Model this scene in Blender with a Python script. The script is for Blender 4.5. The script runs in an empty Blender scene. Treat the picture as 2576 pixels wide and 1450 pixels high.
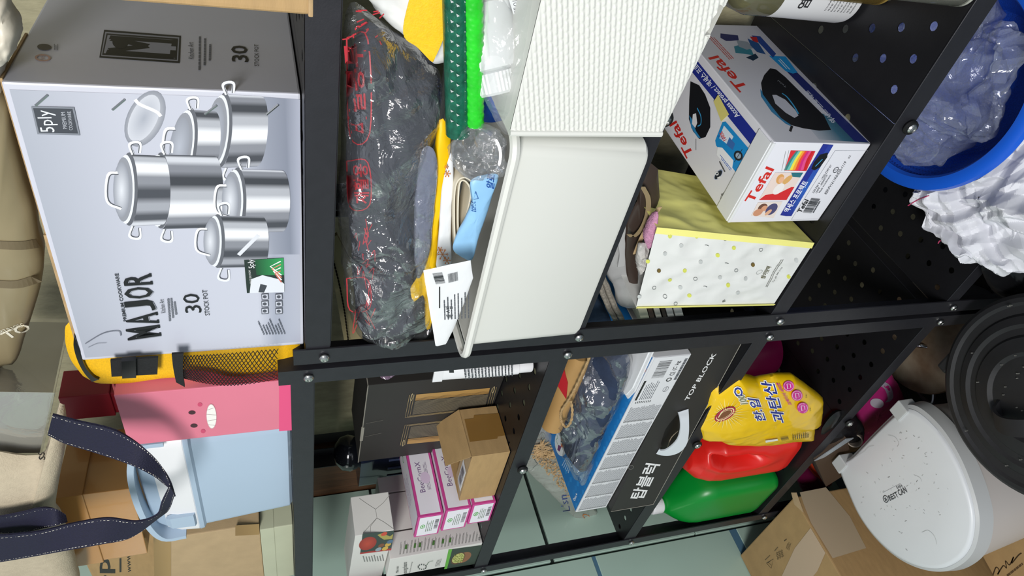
import bpy, bmesh, math, random
import numpy as np
from mathutils import Vector, Matrix, noise
random.seed(7)
COL = bpy.context.scene.collection
S = 1.22                       # everything is laid out in rack units, then scaled to metres at the end

# ------------------------------------------------------------------ camera
F_PX = 1757.5
CAM = np.array([0.64162, -0.55549, 1.52440])
ROT = np.array([[0.19760924, -0.26682291, -0.94326885],
                [-0.71142621, -0.70103211, 0.0492617],
                [-0.67440591, 0.66133162, -0.32835524]])   # world -> (right, down, forward)
cd = bpy.data.cameras.new('camera'); cam = bpy.data.objects.new('camera', cd); COL.objects.link(cam)
cd.sensor_width = 36; cd.lens = F_PX / 2576 * 36; cd.clip_start = .02; cd.clip_end = 50
_m = Matrix(((ROT[0][0], -ROT[1][0], -ROT[2][0]), (ROT[0][1], -ROT[1][1], -ROT[2][1]), (ROT[0][2], -ROT[1][2], -ROT[2][2])))
cam.matrix_world = Matrix.Translation(Vector(CAM) * S) @ _m.to_4x4()
bpy.context.scene.camera = cam

# ------------------------------------------------------------------ world, lamps, exposure
sc = bpy.context.scene
sc.view_settings.view_transform = 'Standard'; sc.view_settings.look = 'None'
sc.view_settings.gamma = 1; sc.view_settings.use_curve_mapping = False
sc.view_settings.exposure = 0.0
W = bpy.data.worlds.new('room_air'); sc.world = W; W.use_nodes = True
W.node_tree.nodes['Background'].inputs[0].default_value = (.80, .88, 1.0, 1)
W.node_tree.nodes['Background'].inputs[1].default_value = .46
def area(name, loc, tgt, size, power, col):
    l = bpy.data.lights.new(name, 'AREA'); l.shape = 'RECTANGLE'; l.size = size[0] * S; l.size_y = size[1] * S
    l.energy = power; l.color = col
    o = bpy.data.objects.new(name, l); COL.objects.link(o); o.location = Vector(loc) * S
    o.rotation_euler = (Vector(tgt) - Vector(loc)).to_track_quat('-Z', 'Y').to_euler()
    return o
area('ceiling_light', (.70, -1.70, 2.06), (.0, .0, .9), (.80, .45), 64, (1, .985, .955))

# ------------------------------------------------------------------ picking points on real planes (rack units)
def ray(px, py):
    v = ROT.T @ np.array([(px - 1288) / F_PX, (py - 725) / F_PX, 1.]); return v
def at(px, py, ax, val):
    v = ray(px, py); i = 'xyz'.index(ax); return Vector(CAM + v * (val - CAM[i]) / v[i])
def on(px, py, P0, N):
    v = Vector(ray(px, py)); C = Vector(CAM); return C + v * ((Vector(P0) - C).dot(N) / v.dot(N))

# ------------------------------------------------------------------ colours and materials
def lin(h):
    if isinstance(h, (tuple, list)): return tuple(h)[:3]
    h = h.lstrip('#'); h = ''.join(c * 2 for c in h) if len(h) == 3 else h; r = []
    for i in (0, 2, 4):
        c = int(h[i:i + 2], 16) / 255; r.append(c / 12.92 if c <= .04045 else ((c + .055) / 1.055) ** 2.4)
    return tuple(r)
MATS = {}
def mat(name, col, rough=.5, metal=0., var=0., vscale=30., bump=0., bscale=80., coat=0., col2=None, spec=.5, alpha=1., stretch=None, emit=None):
    if name in MATS: return MATS[name]
    m = bpy.data.materials.new(name); m.use_nodes = True; nt = m.node_tree; b = nt.nodes['Principled BSDF']
    c = lin(col); b.inputs['Base Color'].default_value = (*c, 1); b.inputs['Roughness'].default_value = rough
    b.inputs['Metallic'].default_value = metal; b.inputs['Coat Weight'].default_value = coat
    b.inputs['Specular IOR Level'].default_value = spec; b.inputs['Alpha'].default_value = alpha
    if var or bump:
        tc = nt.nodes.new('ShaderNodeTexCoord'); mp = nt.nodes.new('ShaderNodeMapping')
        nt.links.new(tc.outputs['Object'], mp.inputs[0])
        if stretch: mp.inputs['Scale'].default_value = stretch
    if var:
        n = nt.nodes.new('ShaderNodeTexNoise'); n.inputs['Scale'].default_value = vscale; n.inputs['Detail'].default_value = 6
        nt.links.new(mp.outputs[0], n.inputs[0])
        r = nt.nodes.new('ShaderNodeValToRGB'); c2 = lin(col2) if col2 else tuple(x * (1 - var) for x in c)
        r.color_ramp.elements[0].color = (*c2, 1); r.color_ramp.elements[1].color = (*(min(1, x * (1 + var * .4)) for x in c), 1)
        r.color_ramp.elements[0].position = .3; r.color_ramp.elements[1].position = .7
        nt.links.new(n.outputs[0], r.inputs[0]); nt.links.new(r.outputs[0], b.inputs['Base Color'])
    if bump:
        n2 = nt.nodes.new('ShaderNodeTexNoise'); n2.inputs['Scale'].default_value = bscale; n2.inputs['Detail'].default_value = 4
        nt.links.new(mp.outputs[0], n2.inputs[0])
        bp_ = nt.nodes.new('ShaderNodeBump'); bp_.inputs['Strength'].default_value = bump; bp_.inputs['Distance'].default_value = .002
        nt.links.new(n2.outputs[0], bp_.inputs['Height']); nt.links.new(bp_.outputs[0], b.inputs['Normal'])
    MATS[name] = m; return m
def film(name, tint='#ffffff', milk=.12, milkcol='#e8eef4', rough=.12, gloss=.35, bump=.35, bscale=22):
    """thin clear plastic: see-through, a little milk, crinkled highlights"""
    if name in MATS: return MATS[name]
    m = bpy.data.materials.new(name); m.use_nodes = True; nt = m.node_tree; N = nt.nodes; L = nt.links
    N.remove(N['Principled BSDF']); out = N['Material Output']
    tr = N.new('ShaderNodeBsdfTransparent'); tr.inputs[0].default_value = (*lin(tint), 1)
    df = N.new('ShaderNodeBsdfDiffuse'); df.inputs[0].default_value = (*lin(milkcol), 1)
    gl = N.new('ShaderNodeBsdfGlossy'); gl.inputs['Roughness'].default_value = rough
    lw = N.new('ShaderNodeLayerWeight'); lw.inputs[0].default_value = .25
    fr = N.new('ShaderNodeMath'); fr.operation = 'MULTIPLY_ADD'; fr.inputs[1].default_value = gloss; fr.inputs[2].default_value = gloss * .22
    L.new(lw.outputs['Fresnel'], fr.inputs[0])
    m1 = N.new('ShaderNodeMixShader'); m1.inputs[0].default_value = milk; L.new(tr.outputs[0], m1.inputs[1]); L.new(df.outputs[0], m1.inputs[2])
    m2 = N.new('ShaderNodeMixShader'); L.new(fr.outputs[0], m2.inputs[0]); L.new(m1.outputs[0], m2.inputs[1]); L.new(gl.outputs[0], m2.inputs[2])
    tc = N.new('ShaderNodeTexCoord'); n2 = N.new('ShaderNodeTexNoise'); n2.inputs['Scale'].default_value = bscale; n2.inputs['Detail'].default_value = 5; n2.inputs['Distortion'].default_value = 1.5
    L.new(tc.outputs['Object'], n2.inputs[0]); b = N.new('ShaderNodeBump'); b.inputs['Strength'].default_value = bump; b.inputs['Distance'].default_value = .012
    L.new(n2.outputs[0], b.inputs['Height'])
    for s in (df, gl): L.new(b.outputs[0], s.inputs['Normal'])
    L.new(m2.outputs[0], out.inputs[0]); MATS[name] = m; return m
def ink(name='printing', rough=.45):
    if name in MATS: return MATS[name]
    m = bpy.data.materials.new(name); m.use_nodes = True; nt = m.node_tree
    a = nt.nodes.new('ShaderNodeAttribute'); a.attribute_name = 'ink'
    nt.links.new(a.outputs['Color'], nt.nodes['Principled BSDF'].inputs['Base Color']); nt.nodes['Principled BSDF'].inputs['Roughness'].default_value = rough
    MATS[name] = m; return m

# ------------------------------------------------------------------ objects
def thing(name, label, cat, loc, group=None):
    o = bpy.data.objects.new(name, None); COL.objects.link(o); o.empty_display_size = .05
    o.location = Vector(loc); o['label'] = label; o['category'] = cat
    if group: o['group'] = group
    return o
def wloc(o):
    v = Vector((0, 0, 0))
    while o is not None: v = v + o.location; o = o.parent
    return v
def obj(name, vf, material, parent=None, smooth=False, label=None, kind=None, cat=None, group=None, loc=None):
    """vf = (verts in layout space, faces); linked as ONE mesh object under parent"""
    verts, faces = vf
    me = bpy.data.meshes.new(name); o = bpy.data.objects.new(name, me); COL.objects.link(o)
    if parent is not None: o.parent = parent; off = wloc(parent)
    else: off = Vector(loc) if loc is not None else Vector((0, 0, 0)); o.location = off
    me.from_pydata([tuple(Vector(v) - off) for v in verts], [], faces)
    me.materials.append(material)
    if smooth:
        for p in me.polygons: p.use_smooth = True
        if smooth != 'all': me.set_sharp_from_angle(angle=math.radians(smooth if smooth is not True else 40))
    if label: o['label'] = label
    if kind: o['kind'] = kind
    if cat: o['category'] = cat
    if group: o['group'] = group
    return o
def join(*vfs):
    V = []; Fc = []
    for v, f in vfs:
        n = len(V); V += [Vector(x) for x in v]; Fc += [tuple(i + n for i in q) for q in f]
    return V, Fc
def from_bm(bm):
    bm.verts.ensure_lookup_table(); bm.verts.index_update()
    r = ([v.co.copy() for v in bm.verts], [tuple(v.index for v in f.verts) for f in bm.faces]); bm.free(); return r

class Fr:
    """box frame: corner O, unit axes u (right), v (back), w (up), sizes"""
    def __init__(s, x, y, z, yaw=0, w=.1, d=.1, h=.1, tilt=None):
        a = math.radians(yaw); s.O = Vector((x, y, z)); s.u = Vector((math.cos(a), math.sin(a), 0)); s.v = Vector((-math.sin(a), math.cos(a), 0)); s.w = Vector((0, 0, 1))
        if tilt is not None:
            R = Matrix.Rotation(math.radians(tilt[1]), 3, {'u': s.u, 'v': s.v, 'w': s.w}[tilt[0]]); s.u = R @ s.u; s.v = R @ s.v; s.w = R @ s.w
        s.W, s.D, s.H = w, d, h
    def p(s, a, b, c): return s.O + s.u * a + s.v * b + s.w * c
    def base(s): return s.p(s.W / 2, s.D / 2, 0)
    def face(s, k):  # origin, U, V, N
        if k == 'front': return s.O, s.u, s.w, -s.v
        if k == 'right': return s.p(s.W, 0, 0), s.v, s.w, s.u
        if k == 'left': return s.p(0, s.D, 0), -s.v, s.w, -s.u
        if k == 'top': return s.p(0, 0, s.H), s.u, s.v, s.w
def slab(fr, a0=0, a1=None, b0=0, b1=None, c0=0, c1=None, bev=.0015, seg=2):
    a1 = fr.W if a1 is None else a1; b1 = fr.D if b1 is None else b1; c1 = fr.H if c1 is None else c1
    bm = bmesh.new(); bmesh.ops.create_cube(bm, size=1)
    for v in bm.verts:
        v.co = fr.p(a0 + (v.co.x + .5) * (a1 - a0), b0 + (v.co.y + .5) * (b1 - b0), c0 + (v.co.z + .5) * (c1 - c0))
    if bev: bmesh.ops.bevel(bm, geom=bm.edges[:], offset=min(bev, abs(a1 - a0) * .45, abs(b1 - b0) * .45, abs(c1 - c0) * .45), segments=seg, affect='EDGES', profile=.6)
    return from_bm(bm)
def boxw(x0, x1, y0, y1, z0, z1, bev=.001, seg=1): return slab(Fr(x0, y0, z0, 0, x1 - x0, y1 - y0, z1 - z0), bev=bev, seg=seg)
def tube(pts, r, n=8, cap=True, closed=False):
    pts = [Vector(p) for p in pts]; V = []; Fc = []; rs = r if isinstance(r, (list, tuple)) else [r] * len(pts)
    up = None
    for i, p in enumerate(pts):
        a = pts[(i - 1) % len(pts)] if (i > 0 or closed) else p; b = pts[(i + 1) % len(pts)] if (i < len(pts) - 1 or closed) else p
        t = (b - a).normalized()
        if up is None: up = Vector((0, 0, 1)) if abs(t.z) < .9 else Vector((1, 0, 0))
        s = t.cross(up).normalized(); up = s.cross(t).normalized()
        for k in range(n):
            q = 2 * math.pi * k / n; V.append(p + (s * math.cos(q) + up * math.sin(q)) * rs[i])
    m = len(pts)
    for i in range(m if closed else m - 1):
        for k in range(n):
            j = (i + 1) % m; Fc.append((i * n + k, i * n + (k + 1) % n, j * n + (k + 1) % n, j * n + k))
    if cap and not closed: Fc += [tuple(range(n)), tuple((m - 1) * n + k for k in range(n - 1, -1, -1))]
    return V, Fc
def lathe(prof, O, n=48, axis=(0, 0, 1), cap0=False, cap1=False):
    O = Vector(O); w = Vector(axis).normalized(); u = w.orthogonal().normalized(); v = w.cross(u); V = []; Fc = []
    for r, z in prof:
        for k in range(n):
            a = 2 * math.pi * k / n; V.append(O + w * z + (u * math.cos(a) + v * math.sin(a)) * max(r, 1e-5))
    for i in range(len(prof) - 1):
        for k in range(n): Fc.append((i * n + k, i * n + (k + 1) % n, (i + 1) * n + (k + 1) % n, (i + 1) * n + k))
    if cap0: Fc.append(tuple(range(n - 1, -1, -1)))
    if cap1: Fc.append(tuple((len(prof) - 1) * n + k for k in range(n)))
    return V, Fc
def loft(rings, cap=True):
    n = len(rings[0]); V = [Vector(p) for r in rings for p in r]; Fc = []
    for i in range(len(rings) - 1):
        for k in range(n): Fc.append((i * n + k, i * n + (k + 1) % n, (i + 1) * n + (k + 1) % n, (i + 1) * n + k))
    if cap: Fc += [tuple(range(n - 1, -1, -1)), tuple((len(rings) - 1) * n + k for k in range(n))]
    return V, Fc
def rrect(fr, a0, a1, b0, b1, c, r, n=6):
    P = []
    for cx, cy, s in ((a1 - r, b1 - r, 0), (a0 + r, b1 - r, 1), (a0 + r, b0 + r, 2), (a1 - r, b0 + r, 3)):
        for k in range(n + 1):
            q = (s + k / n) * math.pi / 2; P.append(fr.p(cx + r * math.cos(q), cy + r * math.sin(q), c))
    return P
def prism(poly, N, t, inset=0.):
    """polygon (list of points) thickened by t along -N"""
    N = Vector(N).normalized(); P = [Vector(p) for p in poly]; n = len(P)
    V = P + [p - N * t for p in P]
    return V, [tuple(range(n)), tuple(range(2 * n - 1, n - 1, -1))] + [(i, i + n, (i + 1) % n + n, (i + 1) % n) for i in range(n)]
def smoothline(pts, sub=6, closed=False):
    """Catmull-Rom through tuples"""
    P = [Vector(p) for p in pts]; n = len(P); out = []
    rng = range(n if closed else n - 1)
    for i in rng:
        p1, p2 = P[i], P[(i + 1) % n]
        p0 = P[(i - 1) % n] if (closed or i > 0) else p1 * 2 - p2
        p3 = P[(i + 2) % n] if (closed or i < n - 2) else p2 * 2 - p1
        for k in range(sub):
            t = k / sub; out.append(.5 * ((2 * p1) + (p2 - p0) * t + (2 * p0 - 5 * p1 + 4 * p2 - p3) * t * t + (3 * p1 - p0 - 3 * p2 + p3) * t ** 3))
    if not closed: out.append(P[-1])
    return out
_FD = []
for _i in range(9):
    _r = random.Random(90 + _i); _d = Vector((_r.gauss(0, 1), _r.gauss(0, 1), _r.gauss(0, 1))).normalized(); _FD.append((_d, (.45, .7, 1, 1.3, 1.7, 2.3, 3.1, 4.2, 5.6)[_i], _r.random()))
def folds(p, amp, freq, seed=0):
    """planar facets meeting in sharp creases, as in crumpled paper or film"""
    q = Vector(p) * freq; w = Vector((noise.noise(q * .8 + Vector((seed, 3, 1))), noise.noise(q * .8 + Vector((5, seed, 2))), noise.noise(q * .8 + Vector((9, 4, seed))))) * .9; q = q + w; s = 0
    for d, f, ph in _FD: s += (abs(((q.dot(d) * f + ph + seed * .37) % 1) - .5) - .25) / f ** .85
    return s * amp * 1.6
def crumple(p, amp, freq, seed=0, sharp=True):
    if sharp == 'fold': return folds(p, amp, freq * .5, seed)
    q = Vector(p) * freq + Vector((seed * 7.1, seed * 3.3, seed * 1.7)); s = 0; a = 1
    for _ in range(4):
        x = noise.noise(q); s += a * ((1 - abs(x) * 2.2) if sharp else x); q = q * 2.03 + Vector((3.1, 1.7, .3)); a *= .5
    return (s - (.9 if sharp else 0)) * amp
def pillow(outline, N, thick, amp=.004, freq=14, seed=0, rings=14, nb=96, back=.5, sharp=True, edge=.5, spow=1., smooth=True, flat=0.):
    """soft bag: closed outline on a plane, bulging thick*(1-back) towards N and thick*back behind"""
    N = Vector(N).normalized(); P = smoothline(outline, 8, True) if smooth else []
    if not smooth:
        O = [Vector(p) for p in outline]
        for i in range(len(O)):
            for k in range(8): P.append(O[i].lerp(O[(i + 1) % len(O)], k / 8))
    # resample by arc length
    L = [0]
    for i in range(len(P)): L.append(L[-1] + (P[(i + 1) % len(P)] - P[i]).length)
    Q = []; j = 0
    for k in range(nb):
        t = L[-1] * k / nb
        while L[j + 1] < t: j += 1
        Q.append(P[j].lerp(P[(j + 1) % len(P)], (t - L[j]) / max(1e-9, L[j + 1] - L[j])))
    C = sum(Q, Vector()) / nb; V = []; Fc = []
    def prof(s): return (1 - max(0, (s - flat) / (1 - flat)) ** 2.2) ** edge
    for side, sc_ in ((1, thick * (1 - back)), (-1, thick * back)):
        base = len(V)
        c = C + N * sc_ * side; V.append(c + N * crumple(c, amp, freq, seed, sharp))
        for i in range(1, rings + 1):
            s = (i / rings) ** spow
            for k in range(nb):
                p = C.lerp(Q[k], s) + N * side * sc_ * prof(s)
                w = min(1, (1 - s) * 5 + .25)
                d = crumple(p, amp, freq, seed + side, sharp)
                p = p + N * side * d * w + (Q[k] - C).normalized() * crumple(p * 1.3, amp * .5, freq, seed + 5, sharp) * (s ** 3) * (0 if i == rings and side < 0 else 1)
                V.append(p)
        for k in range(nb): Fc.append((base, base + 1 + k, base + 1 + (k + 1) % nb) if side > 0 else (base, base + 1 + (k + 1) % nb, base + 1 + k))
        for i in range(rings - 1):
            for k in range(nb):
                a, b = base + 1 + i * nb + k, base + 1 + i * nb + (k + 1) % nb; q = (a, a + nb, b + nb, b)
                Fc.append(q if side > 0 else q[::-1])
    n1 = 1 + rings * nb; o1 = 1 + (rings - 1) * nb
    for k in range(nb): V[n1 + o1 + k] = V[o1 + k].copy()
    return weld(V, Fc)
def weld(V, Fc, d=1e-6):
    key = {}; mp = []; out = []
    for v in V:
        k = (round(v[0] / d / 10), round(v[1] / d / 10), round(v[2] / d / 10))
        if k not in key: key[k] = len(out); out.append(v)
        mp.append(key[k])
    F2 = []
    for f in Fc:
        g = []
        for i in f:
            j = mp[i]
            if not g or g[-1] != j: g.append(j)
        if len(g) > 1 and g[0] == g[-1]: g.pop()
        if len(g) > 2: F2.append(tuple(g))
    return out, F2
def ribbon(left, right, t=.0012):
    """strip between two lists of points, with thickness"""
    n = len(left); A = [Vector(p) for p in left]; B = [Vector(p) for p in right]; V = []; Fc = []
    for i in range(n):
        tg = (A[min(i + 1, n - 1)] - A[max(i - 1, 0)]); nn = tg.cross(B[i] - A[i])
        nn = nn.normalized() * t / 2 if nn.length > 1e-9 else Vector((0, 0, t / 2))
        V += [A[i] + nn, B[i] + nn, B[i] - nn, A[i] - nn]
    for i in range(n - 1):
        for k in range(4): Fc.append((i * 4 + k, i * 4 + (k + 1) % 4, (i + 1) * 4 + (k + 1) % 4, (i + 1) * 4 + k))
    Fc += [(3, 2, 1, 0), tuple((n - 1) * 4 + k for k in range(4))]
    return V, Fc

# ------------------------------------------------------------------ flat printing on a real face
_tc = {}
def glyphs(s, bold=False):
    k = (s, bold)
    if k in _tc: return _tc[k]
    cu = bpy.data.curves.new('t', 'FONT'); cu.body = s; cu.resolution_u = 2; cu.offset = .018 if bold else 0
    o = bpy.data.objects.new('t', cu); COL.objects.link(o); bpy.context.view_layer.update()
    me = bpy.data.meshes.new_from_object(o.evaluated_get(bpy.context.evaluated_depsgraph_get()))
    V = [(v.co.x, v.co.y) for v in me.vertices]; Fc = [tuple(p.vertices) for p in me.polygons]
    bpy.data.objects.remove(o); bpy.data.curves.remove(cu); bpy.data.meshes.remove(me)
    if V:
        x0 = min(v[0] for v in V); x1 = max(v[0] for v in V); y0 = min(v[1] for v in V); y1 = max(v[1] for v in V)
        V = [((x - x0) / (x1 - x0), (y - y0) / (y1 - y0)) for x, y in V]
    _tc[k] = (V, Fc); return _tc[k]
class Art:
    """flat printed shapes lying on the plane (P0, N); points are given as photo points that fall on that plane"""
    def __init__(s, P0, N, lift=.0004, step=.00006, disp=None):
        s.disp = disp; s.inc = .25
        s.P0 = Vector(P0); s.N = Vector(N).normalized(); s.lift = lift; s.step = step; s.V = []; s.F = []; s.C = []; s.layer = 0
    def q(s, p):
        return on(p[0], p[1], s.P0, s.N) if len(p) == 2 else Vector(p)
    def _add(s, pts, faces, cols):
        off = s.N * (s.lift + s.step * s.layer); n = len(s.V); s.V += [p + off + (s.disp(p) if s.disp else Vector((0, 0, 0))) for p in pts]; s.F += [tuple(i + n for i in f) for f in faces]
        for f in faces: s.C += [cols[i] for i in f]
        s.layer += s.inc
    def poly(s, pts, col):
        P = [s.q(p) for p in pts]; cs = [lin(c) for c in col] if isinstance(col, list) else [lin(col)] * len(P)
        s._add(P, [tuple(range(len(P)))], cs)
    def strip(s, A, B, ca, cb=None):
        """ruled band between two equal-length point lists; colour lists run along the band"""
        n = len(A); P = [s.q(p) for p in A] + [s.q(p) for p in B]
        ca = ca if isinstance(ca, list) else [ca] * n; cb = cb if isinstance(cb, list) else ([cb] * n if cb else ca)
        s._add(P, [(i, i + 1, n + i + 1, n + i) for i in range(n - 1)], [lin(c) for c in ca] + [lin(c) for c in cb])
    def grad(s, p00, p10, p11, p01, stops):
        """quad with colour stops [(t,col)] running p00->p10"""
        a, b, c, d = map(s.q, (p00, p10, p11, p01)); A = [a.lerp(b, t) for t, _ in stops]; B = [d.lerp(c, t) for t, _ in stops]
        s.strip(A, B, [c_ for _, c_ in stops])
    def ell(s, c, a, b, col, n=28, rim=None, hole=0):
        """ellipse: centre, end of axis 1, end of axis 2"""
        C, A, B = map(s.q, (c, a, b)); A -= C; B -= C
        E = [C + A * math.cos(2 * math.pi * k / n) + B * math.sin(2 * math.pi * k / n) for k in range(n)]
        if hole:
            I = [C + (e - C) * hole for e in E]; s._add(E + I, [(k, (k + 1) % n, n + (k + 1) % n, n + k) for k in range(n)], [lin(col)] * (2 * n))
        elif rim: s._add([C] + E, [(0, 1 + k, 1 + (k + 1) % n) for k in range(n)], [lin(col)] + [lin(rim)] * n)
        else: s._add(E, [tuple(range(n))], [lin(col)] * n)
    def line(s, pts, w, col, smooth=False):
        P = [s.q(p) for p in pts]
        if smooth: P = smoothline(P, 5)
        L = []; R = []
        for i, p in enumerate(P):
            t = (P[min(i + 1, len(P) - 1)] - P[max(i - 1, 0)]).normalized(); d = t.cross(s.N) * w / 2; L.append(p + d); R.append(p - d)
        s.strip(L, R, col)
    def text(s, body, o, ex, ey, col, bold=False):
        """text box: baseline start o, baseline end ex, top-left ey"""
        V, Fc = glyphs(body, bold); O, A, B = map(s.q, (o, ex, ey))
        s._add([O + (A - O) * x + (B - O) * y for x, y in V], Fc, [lin(col)] * len(V))
    def lines(s, o, ex, ey, n, col, fill=.45, seed=1, ragged=.25, words=6):
        """rows of illegibly small print in a parallelogram"""
        r = random.Random(seed); O, A, B = map(s.q, (o, ex, ey)); A -= O; B -= O
        Vv = []; Ff = []
        for i in range(n):
            y0 = i / n; y1 = y0 + fill / n; x = 0; end = 1 - r.random() * ragged
            while x < end - .02:
                x1 = min(end, x + (.4 + r.random()) / words); k = len(Vv)
                Vv += [O + A * x + B * y0, O + A * x1 + B * y0, O + A * x1 + B * y1, O + A * x + B * y1]; Ff.append((k, k + 1, k + 2, k + 3)); x = x1 + .12 / words
        s._add(Vv, Ff, [lin(col)] * len(Vv))
    def bars(s, o, ex, ey, n, col, seed=1):
        r = random.Random(seed); O, A, B = map(s.q, (o, ex, ey)); A -= O; B -= O; Vv = []; Ff = []; x = 0
        while x < 1:
            w = r.choice((.25, .4, .7)) / n; k = len(Vv); Vv += [O + A * x, O + A * (x + w), O + A * (x + w) + B, O + A * x + B]; Ff.append((k, k + 1, k + 2, k + 3)); x += w + r.choice((.3, .5, .6)) / n
        s._add(Vv, Ff, [lin(col)] * len(Vv))
    def build(s, name, parent, label=None, rough=.45):
        o = obj(name, (s.V, s.F), ink('printing_%d' % int(rough * 100), rough), parent, label=label, kind='stuff')
        at_ = o.data.color_attributes.new('ink', 'FLOAT_COLOR', 'CORNER')
        flat_ = np.ones((len(s.C), 4), dtype=np.float32); flat_[:, :3] = np.array(s.C, dtype=np.float32)
        at_.data.foreach_set('color', flat_.ravel()); return o
from mathutils.bvhtree import BVHTree
def conform(t, i=0):
    """lay printing on the curved surface of child i of a thing"""
    o = [c for c in bpy.data.objects if c.parent == t][i]; off = wloc(o); C = Vector(CAM)
    bv = BVHTree.FromPolygons([v.co + off for v in o.data.vertices], [tuple(p.vertices) for p in o.data.polygons])
    def f(p):
        d = (p - C).normalized(); h, n, _, _ = bv.ray_cast(C, d, 6.)
        return (h - d * .0007 - p) if h is not None else Vector((0, 0, 0))
    return f
def face_art(fr, k, **kw):
    O, U, V, N = fr.face(k); return Art(O, N, **kw)
# ------------------------------------------------------------------ materials of the place
M_BLK = mat('powder_coated_black_steel', '#2b2b30', .42, .3, .10, 60, .06, 400)
M_BLK2 = mat('powder_coated_black_steel_shelf', '#1f1f22', .38, .3, .10, 40, .05, 400)
M_BOLT = mat('zinc_bolt', '#c9c9c6', .28, 1.)
M_WASH = mat('black_rubber_washer', '#0c0c0d', .5)
M_TILE = mat('sage_green_glazed_panel', '#b3cdc0', .22, 0, .06, 3, .04, 20, coat=.3)
M_GROUT = mat('dark_joint', '#16211f', .7)
M_BAND = mat('blue_grey_joint_filler', '#557a92', .4)
M_PAPER = mat('beige_wallpaper', '#a09a7c', .75, 0, .18, 90, .6, 260, stretch=(1, 1, .35))
M_WOOD = mat('brown_wood_trim', '#5f3d24', .45, 0, .45, 14, .1, 60, stretch=(8, 8, .6))
M_DARK = mat('shadow_gap_board', '#15110e', .7)
M_FLOOR = mat('grey_blue_vinyl_floor', '#56646b', .45, 0, .12, 5, .05, 60)

# ------------------------------------------------------------------ room
obj('floor', boxw(-1.8, 2.2, -2.2, .40, -.06, 0, 0), M_FLOOR, kind='structure')
wb = obj('wall_back', boxw(-.725, 2.2, .36, .42, 0, 2.1, 0), M_PAPER, kind='structure')
obj('recess_board', boxw(-.80, -.725, .385, .42, 0, 2.1, 0), M_DARK, wb)
tr = obj('trim_1', boxw(-.945, -.80, .33, .42, 0, 2.1, .004, 2), M_WOOD, kind='structure')
# left wall: glazed panels in two columns, 0.4 high, dark open joints at the back column, filled joints at the front one
wl = obj('wall_left', boxw(-1.0, -.948, -2.2, .42, 0, 2.1, 0), M_GROUT, kind='structure')
def tile(y0, y1, z0, z1): obj('tile', boxw(-.950, -.94, y0, y1, z0, z1, .0012, 1), M_TILE, wl)
for z in (-.293, .112, .510, .914, 1.314, 1.714):
    tile(.068, .328, max(0, z + .003), min(2.1, z + .397))
for z in (-.0, .412, .812, 1.212, 1.612):
    for y0, y1 in ((-.53, .062), (-1.13, -.535), (-1.73, -1.135)):
        tile(y0, y1, z + (0 if z == 0 else 0), z + .390 if z < 1.6 else 2.1)
    if z: obj('joint_filler', boxw(-.949, -.9415, -1.73, .062, z - .0215, z, 0), M_BAND, wl)

# ------------------------------------------------------------------ racks
LZ = (1.505, 1.16, .82, .465, .12); RZ = (1.487, 1.153, .82, .465, .12)
def lpost(x, y, sx, sy, h, w=.026, t=.0022):
    """angle-iron post: corner at x,y, flanges towards sx (front) and sy (side)"""
    P = [(0, 0), (sx * w, 0), (sx * w, sy * t), (sx * t, sy * t), (sx * t, sy * w * 1.25), (0, sy * w * 1.25)]
    if sx * sy < 0: P = P[::-1]
    return loft([[Vector((x + a, y + b, z)) for a, b in P] for z in (0.004, h)])
def panel(x0, x1, y0, y1, z, phase):
    """perforated shelf sheet with real holes, staggered rows"""
    p = .0385; r = .0053; V = []; Fc = []
    def quad(a, b, c, d):
        n = len(V); V.extend([(a, c, z), (b, c, z), (b, d, z), (a, d, z)]); Fc.append((n, n + 1, n + 2, n + 3))
    ys = y0 + .008
    quad(x0, x1, y0, ys); row = 0; y = ys
    while y + p <= y1 - .004:
        hh = p; off = (row % 2) * p / 2 + phase; xa = x0 + .006 + off
        # each strip is half a pitch tall; holes alternate
        quad(x0, xa, y, y + hh); x = xa
        while x + p <= x1 - .004:
            n = len(V); cx, cy = x + p / 2, y + hh / 2
            V.extend([(x, y, z), (x + p, y, z), (x + p, y + hh, z), (x, y + hh, z)])
            for k in range(12):
                a = math.radians(30 * k - 120); V.append((cx + r * math.cos(a), cy + r * math.sin(a), z))
            # ring of quads/tri between the rectangle corners and the 12-gon
            c = [n, n + 1, n + 2, n + 3]; g = [n + 4 + k for k in range(12)]
            Fc.append((c[0], c[1], g[2], g[1], g[0])); Fc.append((c[1], c[2], g[5], g[4], g[3], g[2])); Fc.append((c[2], c[3], g[8], g[7], g[6], g[5])); Fc.append((c[3], c[0], g[0], g[11], g[10], g[9], g[8]))
            x += p
        quad(x, x1, y, y + hh); y += hh; row += 1
    quad(x0, x1, y, y1)
    n = len(V); V2 = [(a, b, c - .0012) for a, b, c in V]
    return V + V2, Fc + [tuple(i + n for i in f[::-1]) for f in Fc]
def bolt(par, x, z, washer=False):
    y = -.0022 if not washer else -.004
    b = obj('bolt', lathe([(.0062, 0), (.006, .0016), (.0045, .0034), (.0022, .0042), (.0022, .0034), (0, .0034)], (x, y, z), 16, (0, -1, 0)), M_BOLT, par, smooth=30)
    if washer: obj('washer', lathe([(.0085, -.002), (.0095, 0), (.0085, .003), (.006, .0035)], (x, y + .002, z), 20, (0, -1, 0)), M_WASH, b, smooth=40)
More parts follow.
